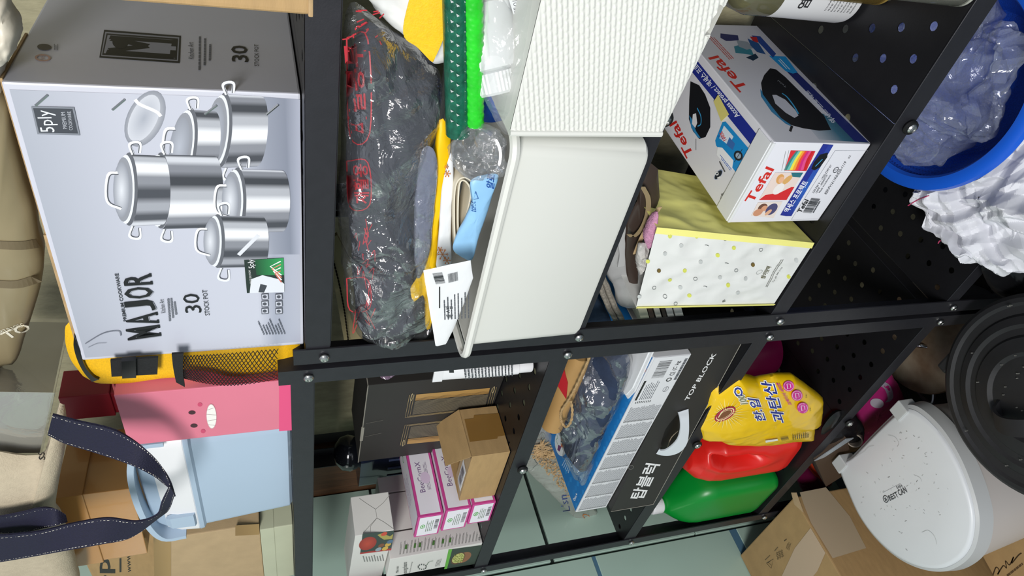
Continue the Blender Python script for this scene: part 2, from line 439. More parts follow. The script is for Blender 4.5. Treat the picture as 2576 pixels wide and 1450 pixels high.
def rack(name, label, x0, x1, zs, xm, D=.325):
    t = thing(name, label, 'shelf', ((x0 + x1) / 2, D / 2, 0)); h = zs[0] + .014
    for x, sx in ((x0, 1), (x1, -1)):
        for y, sy in ((0, 1), (D, -1)): obj('post', lpost(x, y, sx, sy, h), M_BLK, t)
    for i, z in enumerate(zs):
        lp = .028 if i < 3 else .026
        sh = obj('shelf_frame', join(boxw(x0 + .003, x1 - .003, .0024, .0042, z - lp, z, .0004), boxw(x0 + .003, x1 - .003, D - .0042, D - .0024, z - lp, z, .0004),
            boxw(x0 + .0030, x0 + .0048, .0045, D - .0045, z - lp, z, .0004), boxw(x1 - .0048, x1 - .0030, .0045, D - .0045, z - lp, z, .0004),
            boxw(x0 + .003, x1 - .003, .0044, .016, z - lp - .001, z - lp, 0)), M_BLK, t)
        obj('shelf_panel', panel(x0 + .0045, xm - .0006, .004, D - .004, z + .0004, 0), M_BLK2, sh)
        obj('shelf_panel', panel(xm + .0006, x1 - .0045, .004, D - .004, z + .0004, .004), M_BLK2, sh)
        for x in (x0 + .0125, x1 - .0125): bolt(t, x, z - .021)
        if i: bolt(t, xm, z - .020, True)
    return t
rackL = rack('metal_shelf', 'black five-tier steel rack nearer the green tiled wall, holding the black boxes and jugs', -.755, -.048, LZ, -.357)
rackR = rack('metal_shelf', 'black five-tier steel rack holding the cookware box and the white storage bins', -.0375, .69, RZ, .313)
# ================================================================== top shelf, right rack
M_WBOX = mat('satin_printed_board', '#c3c5d0', .42, 0, .03, 8, .05, 90)
M_EDGE = mat('raw_card_edge', '#a88d66', .8, 0, .2, 60, .2, 200)
M_KRAFT = mat('kraft_cardboard', '#ab8c5f', .72, 0, .10, 26, .12, 220, stretch=(1, 1, 4))
M_KRAFT2 = mat('tan_cardboard', '#b79d78', .75, 0, .08, 30, .12, 260)
M_TAPE = mat('brown_packing_tape', '#8a6a3c', .22, 0, .12, 40, .05, 90, coat=.4)
M_STEEL = mat('bright_staple_wire', '#b4b6b8', .3, 1.)

mj = Fr(-.0176, .0149, 1.4885, 4.6, .3192, .215, .2306)
t = thing('cookware_box', 'large silver-grey cookware carton printed with steel pots, on the top shelf', 'box', mj.base())
obj('carton', slab(mj, bev=.002), M_WBOX, t)
obj('top_flap', join(slab(mj, -.001, mj.W * .52, .002, .1, mj.H, mj.H + .0025, 0), slab(mj, mj.W * .5, mj.W + .001, .004, .1, mj.H - .0005, mj.H + .0015, 0)), M_EDGE, t, label='frayed brown cardboard edge')
a = face_art(mj, 'front')
a.grad((24, 225), (755, 250), (755, 860), (215, 900), [(0, '#a4a9b4'), (.35, '#b9bcc8'), (.8, '#bfc2ce'), (.88, '#9fa4b3'), (1, '#aeb2c0')])
a.grad((560, 236), (754, 250), (754, 640), (640, 640), [(0, '#b4b8c3'), (.45, '#8f94a2'), (.8, '#7f8594'), (1, '#a3a8b8')])
MET = ['#4b4e55', '#c4c7ce', '#7d8088', '#3a3d43', '#a9acb3', '#e6e8ec', '#83868e', '#44474e', '#9a9da5']
def pot(cx, cy, hw, sm, depth, lid=True, glass=False, seed=0, tilt=0.):
    """printed saucepan: rim centre, half width (down the photo), rim half height, body depth"""
    sh = MET[seed % 4:] + MET[:seed % 4]; n = 17; A = []; B = []; Cc = []
    for k in range(n):
        q = math.pi * k / (n - 1); A.append((cx + sm * math.sin(q) + tilt * math.cos(q), cy - hw * math.cos(q))); B.append((cx + depth + sm * .9 * math.sin(q) + tilt * math.cos(q), cy - hw * .96 * math.cos(q))); Cc.append(sh[k * (len(sh) - 1) // (n - 1)])
    a.strip(A, B, Cc)
    for dx, w in ((0, 1.06), (-8, 1.0)): a.ell((cx + dx, cy), (cx + dx + tilt, cy - hw * w), (cx + dx - sm, cy), '#5d6067' if dx == 0 else '#d9dce2')
    if lid:
        a.ell((cx - 14, cy), (cx - 14 + tilt, cy - hw * .93), (cx - 14 - sm * 1.05, cy), '#8a8d95'); a.ell((cx - 19, cy), (cx - 19 + tilt, cy - hw * .8), (cx - 19 - sm * .95, cy), '#d3d6dd' if not glass else '#a9aeb9', rim='#8b8f99')
        a.line([(cx - 22 - sm * .3, cy - hw * .5), (cx - 44 - sm * .4, cy - hw * .42), (cx - 46 - sm * .4, cy + hw * .3), (cx - 20, cy + hw * .52)], .0026, '#e9ebef', True)
        a.line([(cx - 20 - sm * .3, cy - hw * .45), (cx - 41 - sm * .4, cy - hw * .38), (cx - 43 - sm * .4, cy + hw * .28), (cx - 18, cy + hw * .48)], .0009, '#55585f', True)
    for sgn in (-1, 1):
        y = cy + sgn * hw * 1.0; a.line([(cx + 10, y), (cx + 2, y + sgn * 26), (cx + 26, y + sgn * 30), (cx + 26, y + sgn * 4)], .0028, '#dcdfe5', True); a.line([(cx + 12, y), (cx + 5, y + sgn * 23), (cx + 24, y + sgn * 26), (cx + 24, y + sgn * 4)], .0008, '#4b4e55', True)
a.ell((365, 300), (405, 236), (330, 268), '#d8dae0', rim='#858993'); a.ell((362, 298), (396, 244), (338, 272), '#9ea3ae', rim='#c3c6ce')
a.line([(340, 250), (352, 262), (392, 280), (405, 292)], .003, '#e8eaee', True)
pot(560, 330, 92, 24, 92, True, True, 1, 6); pot(470, 368, 92, 26, 60, True, True, 2, 10)
pot(405, 482, 94, 24, 135, False, seed=0); pot(325, 478, 90, 22, 84, True, seed=3)
pot(598, 505, 80, 22, 112, True, seed=1); pot(548, 607, 66, 18, 112, True, seed=2)
a.line([(600, 640), (640, 600), (650, 590)], .004, '#d4d7dd', True)
a.poly([(79, 266), (187, 268), (202, 339), (95, 336)], '#7a7f88'); a.poly([(84, 270), (183, 272), (197, 334), (99, 332)], '#3b4047')
a.text('5ply', (150, 330), (138, 275), (104, 331), '#d5d8de'); a.text('PREMIUM', (170, 322), (164, 280), (160, 323), '#aeb2ba'); a.text('COOKWARE', (184, 325), (179, 278), (175, 326), '#aeb2ba')
a.text('PREMIUM COOKWARE', (320, 806), (298, 686), (311, 807), '#3a3c42', True)
for k, ch in enumerate('MAJOR'):
    t0, t1 = k / 5 + .012, (k + 1) / 5 - .018; lx = lambda t_: (404 - 27 * t_, 845 - 162 * t_); ux = lambda t_: (322 - 11 * t_, 857 - 172 * t_)
    for dx, dy, c_ in ((2.5, 1.5, '#8a8d97'), (0, 0, '#17181b')): a.text(ch, (lx(t0)[0] + dx, lx(t0)[1] + dy), (lx(t1)[0] + dx, lx(t1)[1] + dy), (ux(t0)[0] + dx, ux(t0)[1] + dy), c_, True)
    for t_ in ((t0, t0 + .05), (t1 - .05, t1)) if ch in 'MAR' else (): a.line([lx(t_[0]), lx(t_[1])], .0022, '#17181b')
a.text('Kitchen Art', (417, 785), (412, 751), (405, 786), '#44464d')
for k, x in enumerate((426, 434, 442)): a.lines((x + 4, 806 - k * 8), (x - 1, 742 + k * 6), (x - 2, 806 - k * 8), 1, '#6b6e77', .8, k, .1, 9)
a.text('30', (508, 784), (500, 737), (467, 786), '#17181b'); a.text('STOCK POT', (528, 791), (521, 727), (516, 792), '#26272b')
a.poly([(614, 652), (713, 647), (715, 733), (621, 735)], '#22302b'); a.grad((640, 651), (713, 647), (714, 690), (645, 690), [(0, '#1d4a2f'), (1, '#2f9a55')])
a.poly([(628, 735), (632, 700), (660, 690), (700, 700), (715, 712), (715, 733)], '#d5d9df'); a.poly([(650, 733), (655, 712), (672, 716), (664, 734)], '#3d4148')
for k, c_ in enumerate(('#e9e9e9', '#d9846a', '#efefef', '#c86a5a')): a.line([(706, 655 + k * 8), (680 + k * 4, 668 + k * 6), (708, 690 + k * 6)], .0014, c_)
a.text('5ply', (645, 672), (641, 650), (626, 673), '#e8e8ea'); a.text('CROSS SECTION', (634, 712), (630, 678), (629, 712), '#dcdcdc')
for k in range(2):
    for j in range(3):
        x, y = 657 + k * 35, 737 + j * 18; a.poly([(x, y), (x + 18, y - 1), (x + 19, y + 14), (x + 1, y + 15)], '#5c5f68'); a.poly([(x + 2, y + 2), (x + 16, y + 1), (x + 17, y + 12), (x + 3, y + 13)], '#c3c6d1'); a.ell((x + 9, y + 7), (x + 14, y + 7), (x + 9, y + 11), '#4c4f58')
a.lines((718, 838), (700, 795), (658, 840), 8, '#565963', .35, 4, .5, 7)
a.line([(215, 862), (260, 836), (298, 830), (305, 842)], .0010, '#6e717c', True); a.line([(222, 872), (245, 862), (268, 860)], .0006, '#8c8f9a', True)
a.build('printed_artwork', t, 'printed steel pots and black lettering', .38)
a = face_art(mj, 'right')
a.poly([(250, 146), (452, 160), (455, 91), (262, 76)], '#17181c'); a.poly([(254, 142), (448, 155), (451, 95), (265, 81)], '#8e919d'); a.poly([(257, 139), (445, 152), (448, 98), (268, 85)], '#17181c'); a.poly([(261, 135), (441, 148), (444, 102), (271, 89)], '#8e919d')
a.line([(268, 131), (438, 143)], .009, '#121316'); a.line([(276, 95), (441, 107)], .009, '#121316'); a.line([(276, 128), (372, 117)], .010, '#121316'); a.line([(282, 99), (372, 117)], .010, '#121316'); a.line([(434, 147), (436, 128)], .005, '#121316'); a.line([(438, 118), (441, 102)], .005, '#121316'); a.ell((303, 108), (303, 124), (283, 107), '#121316')
a.text('Kitchen Art', (488, 150), (486, 108), (474, 149), '#4b4d56')
for k, x in enumerate((497, 510, 523)): a.lines((x + 7, 178 - k * 12), (x + 8, 85 + k * 12), (x, 178 - k * 12), 1, '#5f626c', .7, k, .1, 10)
a.text('30', (626, 158), (622, 117), (583, 157), '#15161a', True); a.text('STOCK POT', (651, 168), (650, 113), (640, 168), '#26272b')
a.ell((108, 147), (108, 156), (128, 148), '#b08c80', hole=.72); a.text('30', (112, 154), (112, 141), (102, 154), '#b08c80'); a.ell((112, 120), (112, 128), (130, 121), '#2b2326'); a.lines((146, 128), (146, 112), (134, 128), 3, '#5b5c63')
a.build('side_lettering', t, 'printed M emblem and STOCK POT lettering', .4)
for (x0, y0, x1, y1) in ((120, 238, 90, 264), (314, 249, 283, 275), (545, 264, 515, 286), (700, 262, 670, 287)):
    O, U, V_, N_ = mj.face('front'); p0 = on(x0, y0, O, N_) + N_ * .0009; p1 = on(x1, y1, O, N_) + N_ * .0009
    obj('staple', tube([p0 - N_ * .001, p0, p1, p1 - N_ * .001], .0011, 6), M_STEEL, t, smooth=True)

f = Fr(.4347, -.095, 1.4885, 0, .25, .25, .30)
t = thing('cardboard_box', 'brown corrugated carton standing right of the silver cookware box', 'box', f.base())
obj('carton', slab(f, bev=.004, seg=3), M_KRAFT, t); obj('edge_wear', slab(f, -.0006, .02, -.0006, .02, -.0002, .003, .001), M_EDGE, t, label='scuffed bottom corner')

M_BROWNBAG = mat('olive_beige_paper_bag', '#8f8264', .38, 0, .12, 6, .25, 30, coat=.15)
zt = 1.7195
out = [at(x, y, 'y', .05) for x, y in ((-60, 215), (5, 235), (22, 262), (35, 330), (62, 440), (86, 520), (98, 600), (112, 650), (104, 715), (82, 790), (62, 850), (50, 890), (33, 917), (8, 920), (-60, 925))]
t = thing('paper_bag', 'olive-beige printed paper shopping bag lying on top of the silver cookware box', 'bag', at(20, 560, 'y', .05))
obj('bag_body', pillow(out, (0, -1, 0), .09, .0025, 7, 3, back=.75, edge=.6, sharp=False), M_BROWNBAG, t, smooth=60)
a = Art(Vector((0, .018, 0)), (0, -1, 0), disp=conform(t))
a.line([(-30, 615), (50, 618), (96, 612)], .010, '#6e6149', True); a.line([(-30, 712), (40, 716), (98, 700)], .010, '#6e6149', True)
a.text('OT', (82, 828), (20, 855), (62, 812), '#e6e0cf', True); a.text('DEPARTMENT', (70, 818), (-22, 850), (56, 812), '#d8d1bd')
a.build('printed_lettering', t, 'pale upside-down lettering and dark bands')
M_WPLAS = mat('crumpled_white_plastic', '#d9d2c2', .42, 0, .06, 12, .3, 60)
t = thing('plastic_bag', 'crumpled off-white plastic bag in the top corner above the cookware box', 'bag', at(10, 100, 'y', .06))
obj('bag_body', pillow([at(x, y, 'y', .06) for x, y in ((-60, -20), (12, -20), (28, 15), (45, 55), (52, 108), (46, 142), (22, 158), (14, 190), (6, 228), (-60, 235))], (0, -1, 0), .06, .009, 16, 5, back=.6, edge=.6), M_WPLAS, t, smooth=50)

# ================================================================== top shelf, left rack
M_YEL = mat('yellow_woven_nylon', '#eeb70a', .6, 0, .15, 300, .35, 700, stretch=(1, 1, 2))
M_BWEB = mat('black_webbing', '#121214', .7, 0, .3, 300, .4, 600)
M_BPLA = mat('black_plastic_buckle', '#0e0e10', .3)
M_RED = mat('dark_red_card', '#8f1526', .5)
t = thing('pouch', 'yellow nylon pouch with black straps and a mesh pocket, squeezed beside the cookware box', 'bag', at(690, 900, 'y', .04))
body = [at(x, y, 'y', .03) for x, y in ((172, 812), (163, 850), (174, 895), (195, 930), (225, 955), (300, 955), (432, 938), (560, 945), (700, 945), (738, 930), (738, 850), (500, 845), (250, 800))]
obj('pouch_body', pillow(body, (-.25, -1, 0), .035, .0012, 8, 2, back=.6, edge=.45, flat=.3), M_YEL, t, smooth=50)
z1 = [at(x, y, 'y', .018) for x, y in ((187, 842), (186, 870), (196, 905), (212, 935), (232, 958))]; z2 = [at(x, y, 'y', .018) for x, y in ((203, 880), (207, 900), (218, 925), (236, 945), (250, 952))]
obj('zipper', ribbon(smoothline(z1), smoothline(z2), .004), M_BPLA, t, smooth=40, label='black coil zip')
def px_ribbon(name, A, B, y, m, par, t_=.0015, **k):
    return obj(name, ribbon(smoothline([at(p[0], p[1], 'y', y) for p in A]), smoothline([at(p[0], p[1], 'y', y) for p in B]), t_), m, par, smooth=50, **k)
px_ribbon('strap', [(278, 905), (281, 946)], [(398, 898), (396, 940)], .004, M_BWEB, t, .003)
bk = px_ribbon('buckle', [(306, 905), (308, 948)], [(342, 902), (343, 946)], .0005, M_BPLA, t, .006)
px_ribbon('strap', [(432, 890), (436, 925), (443, 960)], [(462, 888), (460, 930), (465, 972)], -.002, M_BWEB, t, .003)
px_ribbon('pocket_lining', [(455, 930), (520, 935), (580, 948), (640, 950), (700, 945)], [(460, 952), (520, 965), (580, 968), (640, 965), (700, 955)], .006, M_RED, t, .001, label='dark red lining of the mesh pocket')
# the mesh: crossed threads joined into one part
top = [(448, 896), (560, 890), (700, 878)]; bot = [(455, 950), (500, 962), (560, 971), (620, 968), (700, 955)]
TT = smoothline([at(x, y, 'y', .004) for x, y in top], 24); BB = smoothline([at(x, y, 'y', .002) for x, y in bot], 12)
def cv(L, s): f_ = s * (len(L) - 1); i = min(int(f_), len(L) - 2); return L[i].lerp(L[i + 1], f_ - i)
def mp_(s, r): p = cv(TT, s).lerp(cv(BB, s), r); return p + Vector((0, -.006 * math.sin(math.pi * r), 0)) * (.5 + .5 * math.sin(s * 9))
thr = []
for k in range(-9, 28):
    for sg in (1, -1):
        pts = []
        for i in range(9):
            r = i / 8; s = (k + 7 * r) / 27 if sg > 0 else (k + 7 - 7 * r) / 27
            if 0 <= s <= 1: pts.append(mp_(s, r))
        if len(pts) > 1: thr.append(tube(pts, .00048, 4, False))
obj('mesh_pocket', join(*thr), M_BWEB, t, kind='stuff', label='black elastic netting')

M_PINK = mat('pink_printed_card', '#d5758a', .45, 0, .03, 10, .03, 80)
pk = Fr(-.1715, .004, 1.5065, 0, .102, .155, .19)
t = thing('pink_box', 'tall pink card box with a printed smiling face, in front of the yellow pouch', 'box', pk.base())
obj('carton', slab(pk, bev=.0012), M_PINK, t)
p0 = pk.p(0, 0, pk.H); obj('open_flap', prism([pk.p(.001, .001, pk.H - .001), pk.p(pk.W - .001, .001, pk.H - .001), pk.p(pk.W - .004, .045, pk.H + .012), pk.p(.004, .045, pk.H + .012)], (0, -.3, 1), .0022), M_PINK, t)
a = face_art(pk, 'front')
a.poly([(702, 963), (742, 960), (740, 1082), (702, 1085)], '#d94c7b')
for x, y in ((483, 1038), (488, 1071)): a.ell((x, y), (x + 9, y), (x, y + 5), '#3c1420')
for x, y in ((503, 1018), (511, 1085)): a.ell((x, y), (x + 6, y), (x, y + 5), '#c24668')
a.ell((532, 1048), (545, 1048), (533, 1079), '#c79aa0'); a.ell((532, 1048), (544, 1048), (533, 1077), '#e9e6e0')
for x0, y0, x1, y1 in ((520, 1032, 538, 1026), (519, 1042, 544, 1044), (521, 1059, 545, 1055), (523, 1068, 542, 1070)): a.line([(x0, y0), (x1, y1)], .0006, '#7d5c60')
a.build('printed_face', t, 'printed eyes, cheeks and white grin')
a = face_art(pk, 'right'); a.poly([(703, 962), (742, 959), (740, 930), (703, 934)], '#c23f6b'); a.build('printed_band', t, 'deep pink base band')

M_BLUE = mat('pale_blue_moulded_plastic', '#a9bccf', .40, 0, .02, 5, .02, 120, spec=.4)
M_WHITE = mat('white_moulded_plastic', '#e4e4e6', .38, 0, .02, 5)
co = Fr(-.438, .018, 1.506, 0, .250, .150, .205)
t = thing('cool_box', 'pale blue cool box with white lid band and carrying handle, left of the pink box', 'cooler', co.base())
def ring(c, g, r): return rrect(co, -g + .0, co.W + g, -g, co.D + g, c, r)
obj('body', loft([ring(0, -.014, .014), ring(.004, -.009, .018), ring(.125, -.002, .02), ring(.128, .002, .02), ring(.134, .003, .02), ring(.1345, -.002, .02)]), M_BLUE, t, smooth=35)
obj('lid_band', loft([ring(.134, .0015, .02), ring(.1355, .0025, .02), ring(.160, .001, .02), ring(.178, -.004, .02), ring(.180, -.009, .02)]), M_WHITE, t, smooth=35)
obj('lid_top', loft([rrect(co, .006, co.W - .006, .004, co.D - .004, .178, .02), rrect(co, .016, co.W - .016, .012, co.D - .012, .197, .016), rrect(co, .03, co.W - .03, .02, co.D - .02, .201, .014)]), M_BLUE, t, smooth=35)
obj('latch', loft([[co.p(*q) for q in r_] for r_ in ([(.030, -.001, .136), (.062, -.001, .136), (.062, .004, .136), (.030, .004, .136)], [(.030, -.007, .139), (.062, -.007, .139), (.062, .003, .139), (.030, .003, .139)], [(.032, -.007, .170), (.060, -.007, .170), (.060, .001, .170), (.032, .001, .170)], [(.036, -.003, .176), (.056, -.003, .176), (.056, .000, .176), (.036, .000, .176)])]), M_BLUE, t, smooth=30)
hp = [co.p(.0, -.003, .155), co.p(.004, -.004, .185), co.p(.05, -.004, .2), co.p(.125, -.003, .205), co.p(.2, -.004, .2), co.p(.246, -.004, .185), co.p(.25, -.003, .155)]
hs = smoothline(hp, 6); obj('handle', ribbon([p + Vector((0, -.004, 0)) for p in hs], [p + Vector((0, .018, 0)) for p in hs], .008), M_BLUE, t, smooth=45)

M_GBOX = mat('pale_sage_card', '#bcbfa4', .6, 0, .04, 20)
f = Fr(-.724, .050, 1.506, 0, .199, .24, .052)
t = thing('shallow_box', 'flat pale sage card box under the taped carton, left of the cool box', 'box', f.base()); obj('carton', slab(f), M_GBOX, t); obj('lid', slab(f, -.001, f.W + .001, -.001, f.D + .001, .030, f.H + .0005, .001), M_GBOX, t)
f = Fr(-.726, .052, 1.559, 0, .216, .24, .155)
t = thing('cardboard_box', 'brown taped carton stacked on the pale sage box, left of the cool box', 'box', f.base()); obj('carton', slab(f, bev=.002), M_KRAFT2, t)
a = face_art(f, 'front', lift=.0006); a.grad((386, 1350), (430, 1345), (430, 1450), (388, 1450), [(0, '#8f713f'), (1, '#a58450')]); a.grad((592, 1322), (652, 1318), (652, 1345), (592, 1348), [(0, '#8b6c3c'), (1, '#9d7c49')]); a.build('packing_tape', t, 'glossy brown tape patches', .2)
f = Fr(-.90, .115, 1.716, 0, .34, .19, .135)
t = thing('cardboard_box', 'kraft carton with large black printed letters, behind the glossy brown box', 'box', f.base()); obj('carton', slab(f, bev=.002), M_KRAFT, t)
a = face_art(f, 'front'); a.text('op', (290, 1490), (290, 1404), (252, 1490), '#1c1712', True); a.line([(303, 1405), (303, 1440)], .003, '#1c1712'); a.text('www', (330, 1440), (328, 1395), (322, 1440), '#1c1712'); a.build('printed_lettering', t, 'black printed letters')
M_CARAM = mat('glossy_caramel_card', '#a9793f', .24, 0, .05, 12, .03, 90, coat=.3)
bx = Fr(-.4942, .0235, 1.722, 7.12, .1614, .115, .062)
t = thing('gift_box', 'glossy caramel-brown lidded box resting on top of the cool box', 'box', bx.base())
obj('box_body', slab(bx, bev=.001), M_CARAM, t); obj('lid', slab(bx, -.0025, bx.W + .0025, -.0025, bx.D + .0025, .060, .094, .001), M_CARAM, t)
M_REDB = M_RED
f = Fr(-.330, .17, 1.7225, 0, .055, .05, .095); t = thing('red_box', 'small dark red card box behind the yellow pouch', 'box', f.base()); obj('carton', join(slab(f, 0, None, 0, None, .03, None), slab(f, .003, f.W - .003, .003, f.D - .003, 0, .03)), M_RED, t)

M_CANV = mat('cream_canvas', '#b9ac94', .85, 0, .08, 120, .5, 500)
M_NAVY = mat('navy_webbing', '#100f2c', .75, 0, .25, 400, .5, 500)
M_STIT = mat('white_stitching', '#cfcabf', .7)
t = thing('tote_bag', 'cream canvas tote bag with navy blue straps hanging over the cool box', 'bag', at(150, 1300, 'y', -.02))
obj('bag_body', pillow([at(x, y, 'y', -.008) for x, y in ((150, 1015), (165, 1030), (166, 1110), (150, 1200), (143, 1270), (160, 1300), (176, 1360), (190, 1400), (195, 1470), (100, 1500), (-60, 1500), (-70, 1320), (-60, 1150), (60, 1148), (108, 1140), (130, 1100))], (0, -1, 0), .05, .003, 7, 8, back=.45, edge=.5), M_CANV, t, smooth=60)
a = Art(Vector((0, -.0415, 0)), (0, -1, 0), disp=conform(t)); a.text('SS', (114, 1157), (112, 1137), (98, 1157), '#1d1b1a', True); a.build('printed_lettering', t, 'small black letters')
def strap(A, B, y0, y1=None):
    n = len(A); y1 = y0 if y1 is None else y1
    L = [at(p[0], p[1], 'y', y0 + (y1 - y0) * i / (n - 1)) for i, p in enumerate(A)]; R = [at(p[0], p[1], 'y', y0 + .012 * math.sin(i * 1.1) + (y1 - y0) * i / (n - 1)) for i, p in enumerate(B)]
    L = smoothline(L, 10); R = smoothline(R, 10); m = min(len(L), len(R)); L = L[:m]; R = R[:m]
    s_ = obj('strap', ribbon(L, R, .0022), M_NAVY, t, smooth=60)
    V = []; Fc = []
    for e, g in ((L, R), (R, L)):
        path = [p.lerp(q, .07) for p, q in zip(e, g)]; d = 0
        for i in range(len(path) - 1):
            seg = path[i + 1] - path[i]; k = 0; ln = seg.length; 
            while d < ln:
                a0 = path[i] + seg * (d / ln); a1 = path[i] + seg * min(1, (d + .0024) / ln); c_ = seg.cross(g[i] - e[i]).normalized(); w = (g[i] - e[i]).normalized() * .00045
                for sg in (1, -1):
                    n0 = len(V); o_ = c_ * .0016 * sg; V += [a0 - w + o_, a1 - w + o_, a1 + w + o_, a0 + w + o_]; Fc.append((n0, n0 + 1, n0 + 2, n0 + 3))
                d += .0042
            d -= ln
    obj('stitching', (V, Fc), M_STIT, s_, kind='stuff')
strap([(133, 1042), (200, 1060), (267, 1075), (310, 1092), (360, 1125), (400, 1165), (425, 1205), (440, 1250)], [(120, 1093), (165, 1115), (230, 1135), (300, 1158), (345, 1177), (388, 1200), (412, 1216), (433, 1232)], -.055, -.07)
strap([(427, 1222), (408, 1262), (395, 1295), (345, 1311), (270, 1303), (190, 1315), (90, 1338), (-40, 1350)], [(440, 1244), (424, 1282), (400, 1302), (330, 1352), (250, 1370), (170, 1384), (80, 1400), (-40, 1420)], -.072, -.055)
strap([(-40, 1305), (0, 1300), (60, 1288), (100, 1278), (135, 1279), (163, 1296)], [(-40, 1345), (0, 1341), (60, 1338), (110, 1328), (140, 1322), (168, 1315)], -.050, -.045)

M_GREY = mat('grey_coated_board', '#8d8c82', .35, 0, .05, 6, .04, 60)
f = Fr(-.3425, .045, 1.836, 12, .105, .16, .16)
t = thing('grey_box', 'plain grey box wrapped in clear film, between the paper bag and the tote', 'box', f.base())
f = Fr(0, 0, 0); P_ = [at(133, 988, 'y', .0), at(100, 1140, 'y', .012), at(-70, 1142, 'y', .012), at(-70, 985, 'y', .0)]
Q_ = [at(170, 812, 'y', .17), at(-70, 808, 'y', .17)]
bk_ = (P_[0] - P_[1]); 
V = [P_[1], P_[0], Q_[0], Q_[0] + (P_[1] - P_[0]), P_[2], P_[3], Q_[1], Q_[1] + (P_[2] - P_[3])]
obj('carton', (V, [(0, 1, 2, 3), (7, 6, 5, 4), (0, 4, 5, 1), (1, 5, 6, 2), (2, 6, 7, 3), (3, 7, 4, 0)]), M_GREY, t)
V2 = [v + (v - sum(V, Vector()) / 8).normalized() * .006 for v in V]; c0 = sum(V2, Vector()) / 8
bm = bmesh.new(); vs = [bm.verts.new(v) for v in V2]; [bm.faces.new([vs[i] for i in q]) for q in ((0, 1, 2, 3), (7, 6, 5, 4), (0, 4, 5, 1), (1, 5, 6, 2), (2, 6, 7, 3), (3, 7, 4, 0))]
bmesh.ops.subdivide_edges(bm, edges=bm.edges[:], cuts=14, use_grid_fill=True)
for v in bm.verts: v.co += (v.co - c0).normalized() * (abs(crumple(v.co, .0012, 12, 3)))
obj('film_wrap', from_bm(bm), film('clear_wrap', milk=.05, gloss=.18, bump=.25, bscale=9), t, smooth=60)
# ================================================================== second tier, right rack
M_BIN = mat('offwhite_bin_plastic', '#d3d4ce', .42, 0, .015, 5, .02, 200)
b1 = Fr(.006, -.030, 1.1545, -.45, .292, .25, .155)
t = thing('storage_bin', 'smooth off-white plastic storage bin with rolled rim, overflowing with packets', 'bin', b1.base())
def br(g0, g1, c, f=b1, r=.016): return rrect(f, g0, f.W - g0, g0 * .4, f.D - g0, c, r)
outer = [br(.004, 0, 0), br(0, 0, .004), br(-.003, 0, .146)]; inner = [br(.0, 0, .146), br(.004, 0, .006), br(.006, 0, .004)]
obj('bin_wall', loft(outer + inner), M_BIN, t, smooth=40)
rim = rrect(b1, -.012, b1.W + .010, -.010, b1.D + .006, .149, .02, 8)
obj('rim', tube(rim, .0052, 8, closed=True), M_BIN, t, smooth=True)

PF = lambda x, y: at(x, y, 'y', -.040)
TL, BL, BR_, TR_ = PF(1281, 339), PF(1662, 341), PF(1788, 88), PF(1362, -4)
TR2, BR2 = TL.lerp(TR_, 1.9), BL.lerp(BR_, 1.9)
t = thing('storage_bin', 'off-white plastic storage bin with ribbed woven front and handle notch, beside the smooth bin', 'bin', (BL + BR_) / 2 + Vector((0, .1, 0)))
nu, nv = 170, 230; V = []; Fc = []
def notch(u, v): # handle cut-out in the lower edge
    return v > .965 and .52 < u < .66
for j in range(nv + 1):
    v = j / nv
    for i in range(nu + 1):
        u = i / nu; p = TL.lerp(TR2, u).lerp(BL.lerp(BR2, u), v); e = min(u * 40, v * 40, (1 - v) * 40, 1)
        ph = v * 33 + u * 15
        w = .5 + .5 * math.sin(2 * math.pi * ph); gp = 1 - .85 * max(0, math.cos(2 * math.pi * (u * 24 + .31 * math.floor(ph)))) ** 4
        p = p + Vector((0, -1, 0)) * (.0016 * w * gp * e); V.append(p)
for j in range(nv):
    for i in range(nu):
        if notch((i + .5) / nu, (j + .5) / nv): continue
        a_ = j * (nu + 1) + i; Fc.append((a_, a_ + nu + 1, a_ + nu + 2, a_ + 1))
obj('ribbed_front', (V, Fc), M_BIN, t, smooth='all', label='ribbed woven-pattern face')
bd = Vector((0, .235, 0)); rd = Vector((0, .001, 0))
obj('bin_wall', (lambda P: (P, [(0, 1, 5, 4), (1, 2, 6, 5), (2, 3, 7, 6), (4, 5, 6, 7), (0, 4, 7, 3), ]))([TL + rd, BL + rd, BR2 + rd, TR2 + rd, TL + bd, BL + bd + Vector((0, 0, .006)), BR2 + bd + Vector((0, 0, .03)), TR2 + bd]), M_BIN, t)
obj('rim', tube([TL + Vector((.002, 0, 0)), BL + Vector((.002, 0, 0))], .0032, 8), M_BIN, t, smooth=True)
nt_ = [BL.lerp(BR2, .52), BL.lerp(BR2, .52).lerp(TL.lerp(TR2, .52), .05), BL.lerp(BR2, .66).lerp(TL.lerp(TR2, .66), .05), BL.lerp(BR2, .66)]
obj('handle_notch', ribbon(smoothline(nt_, 4), [p + Vector((0, .012, 0)) for p in smoothline(nt_, 4)], .003), M_BIN, t, smooth=60)

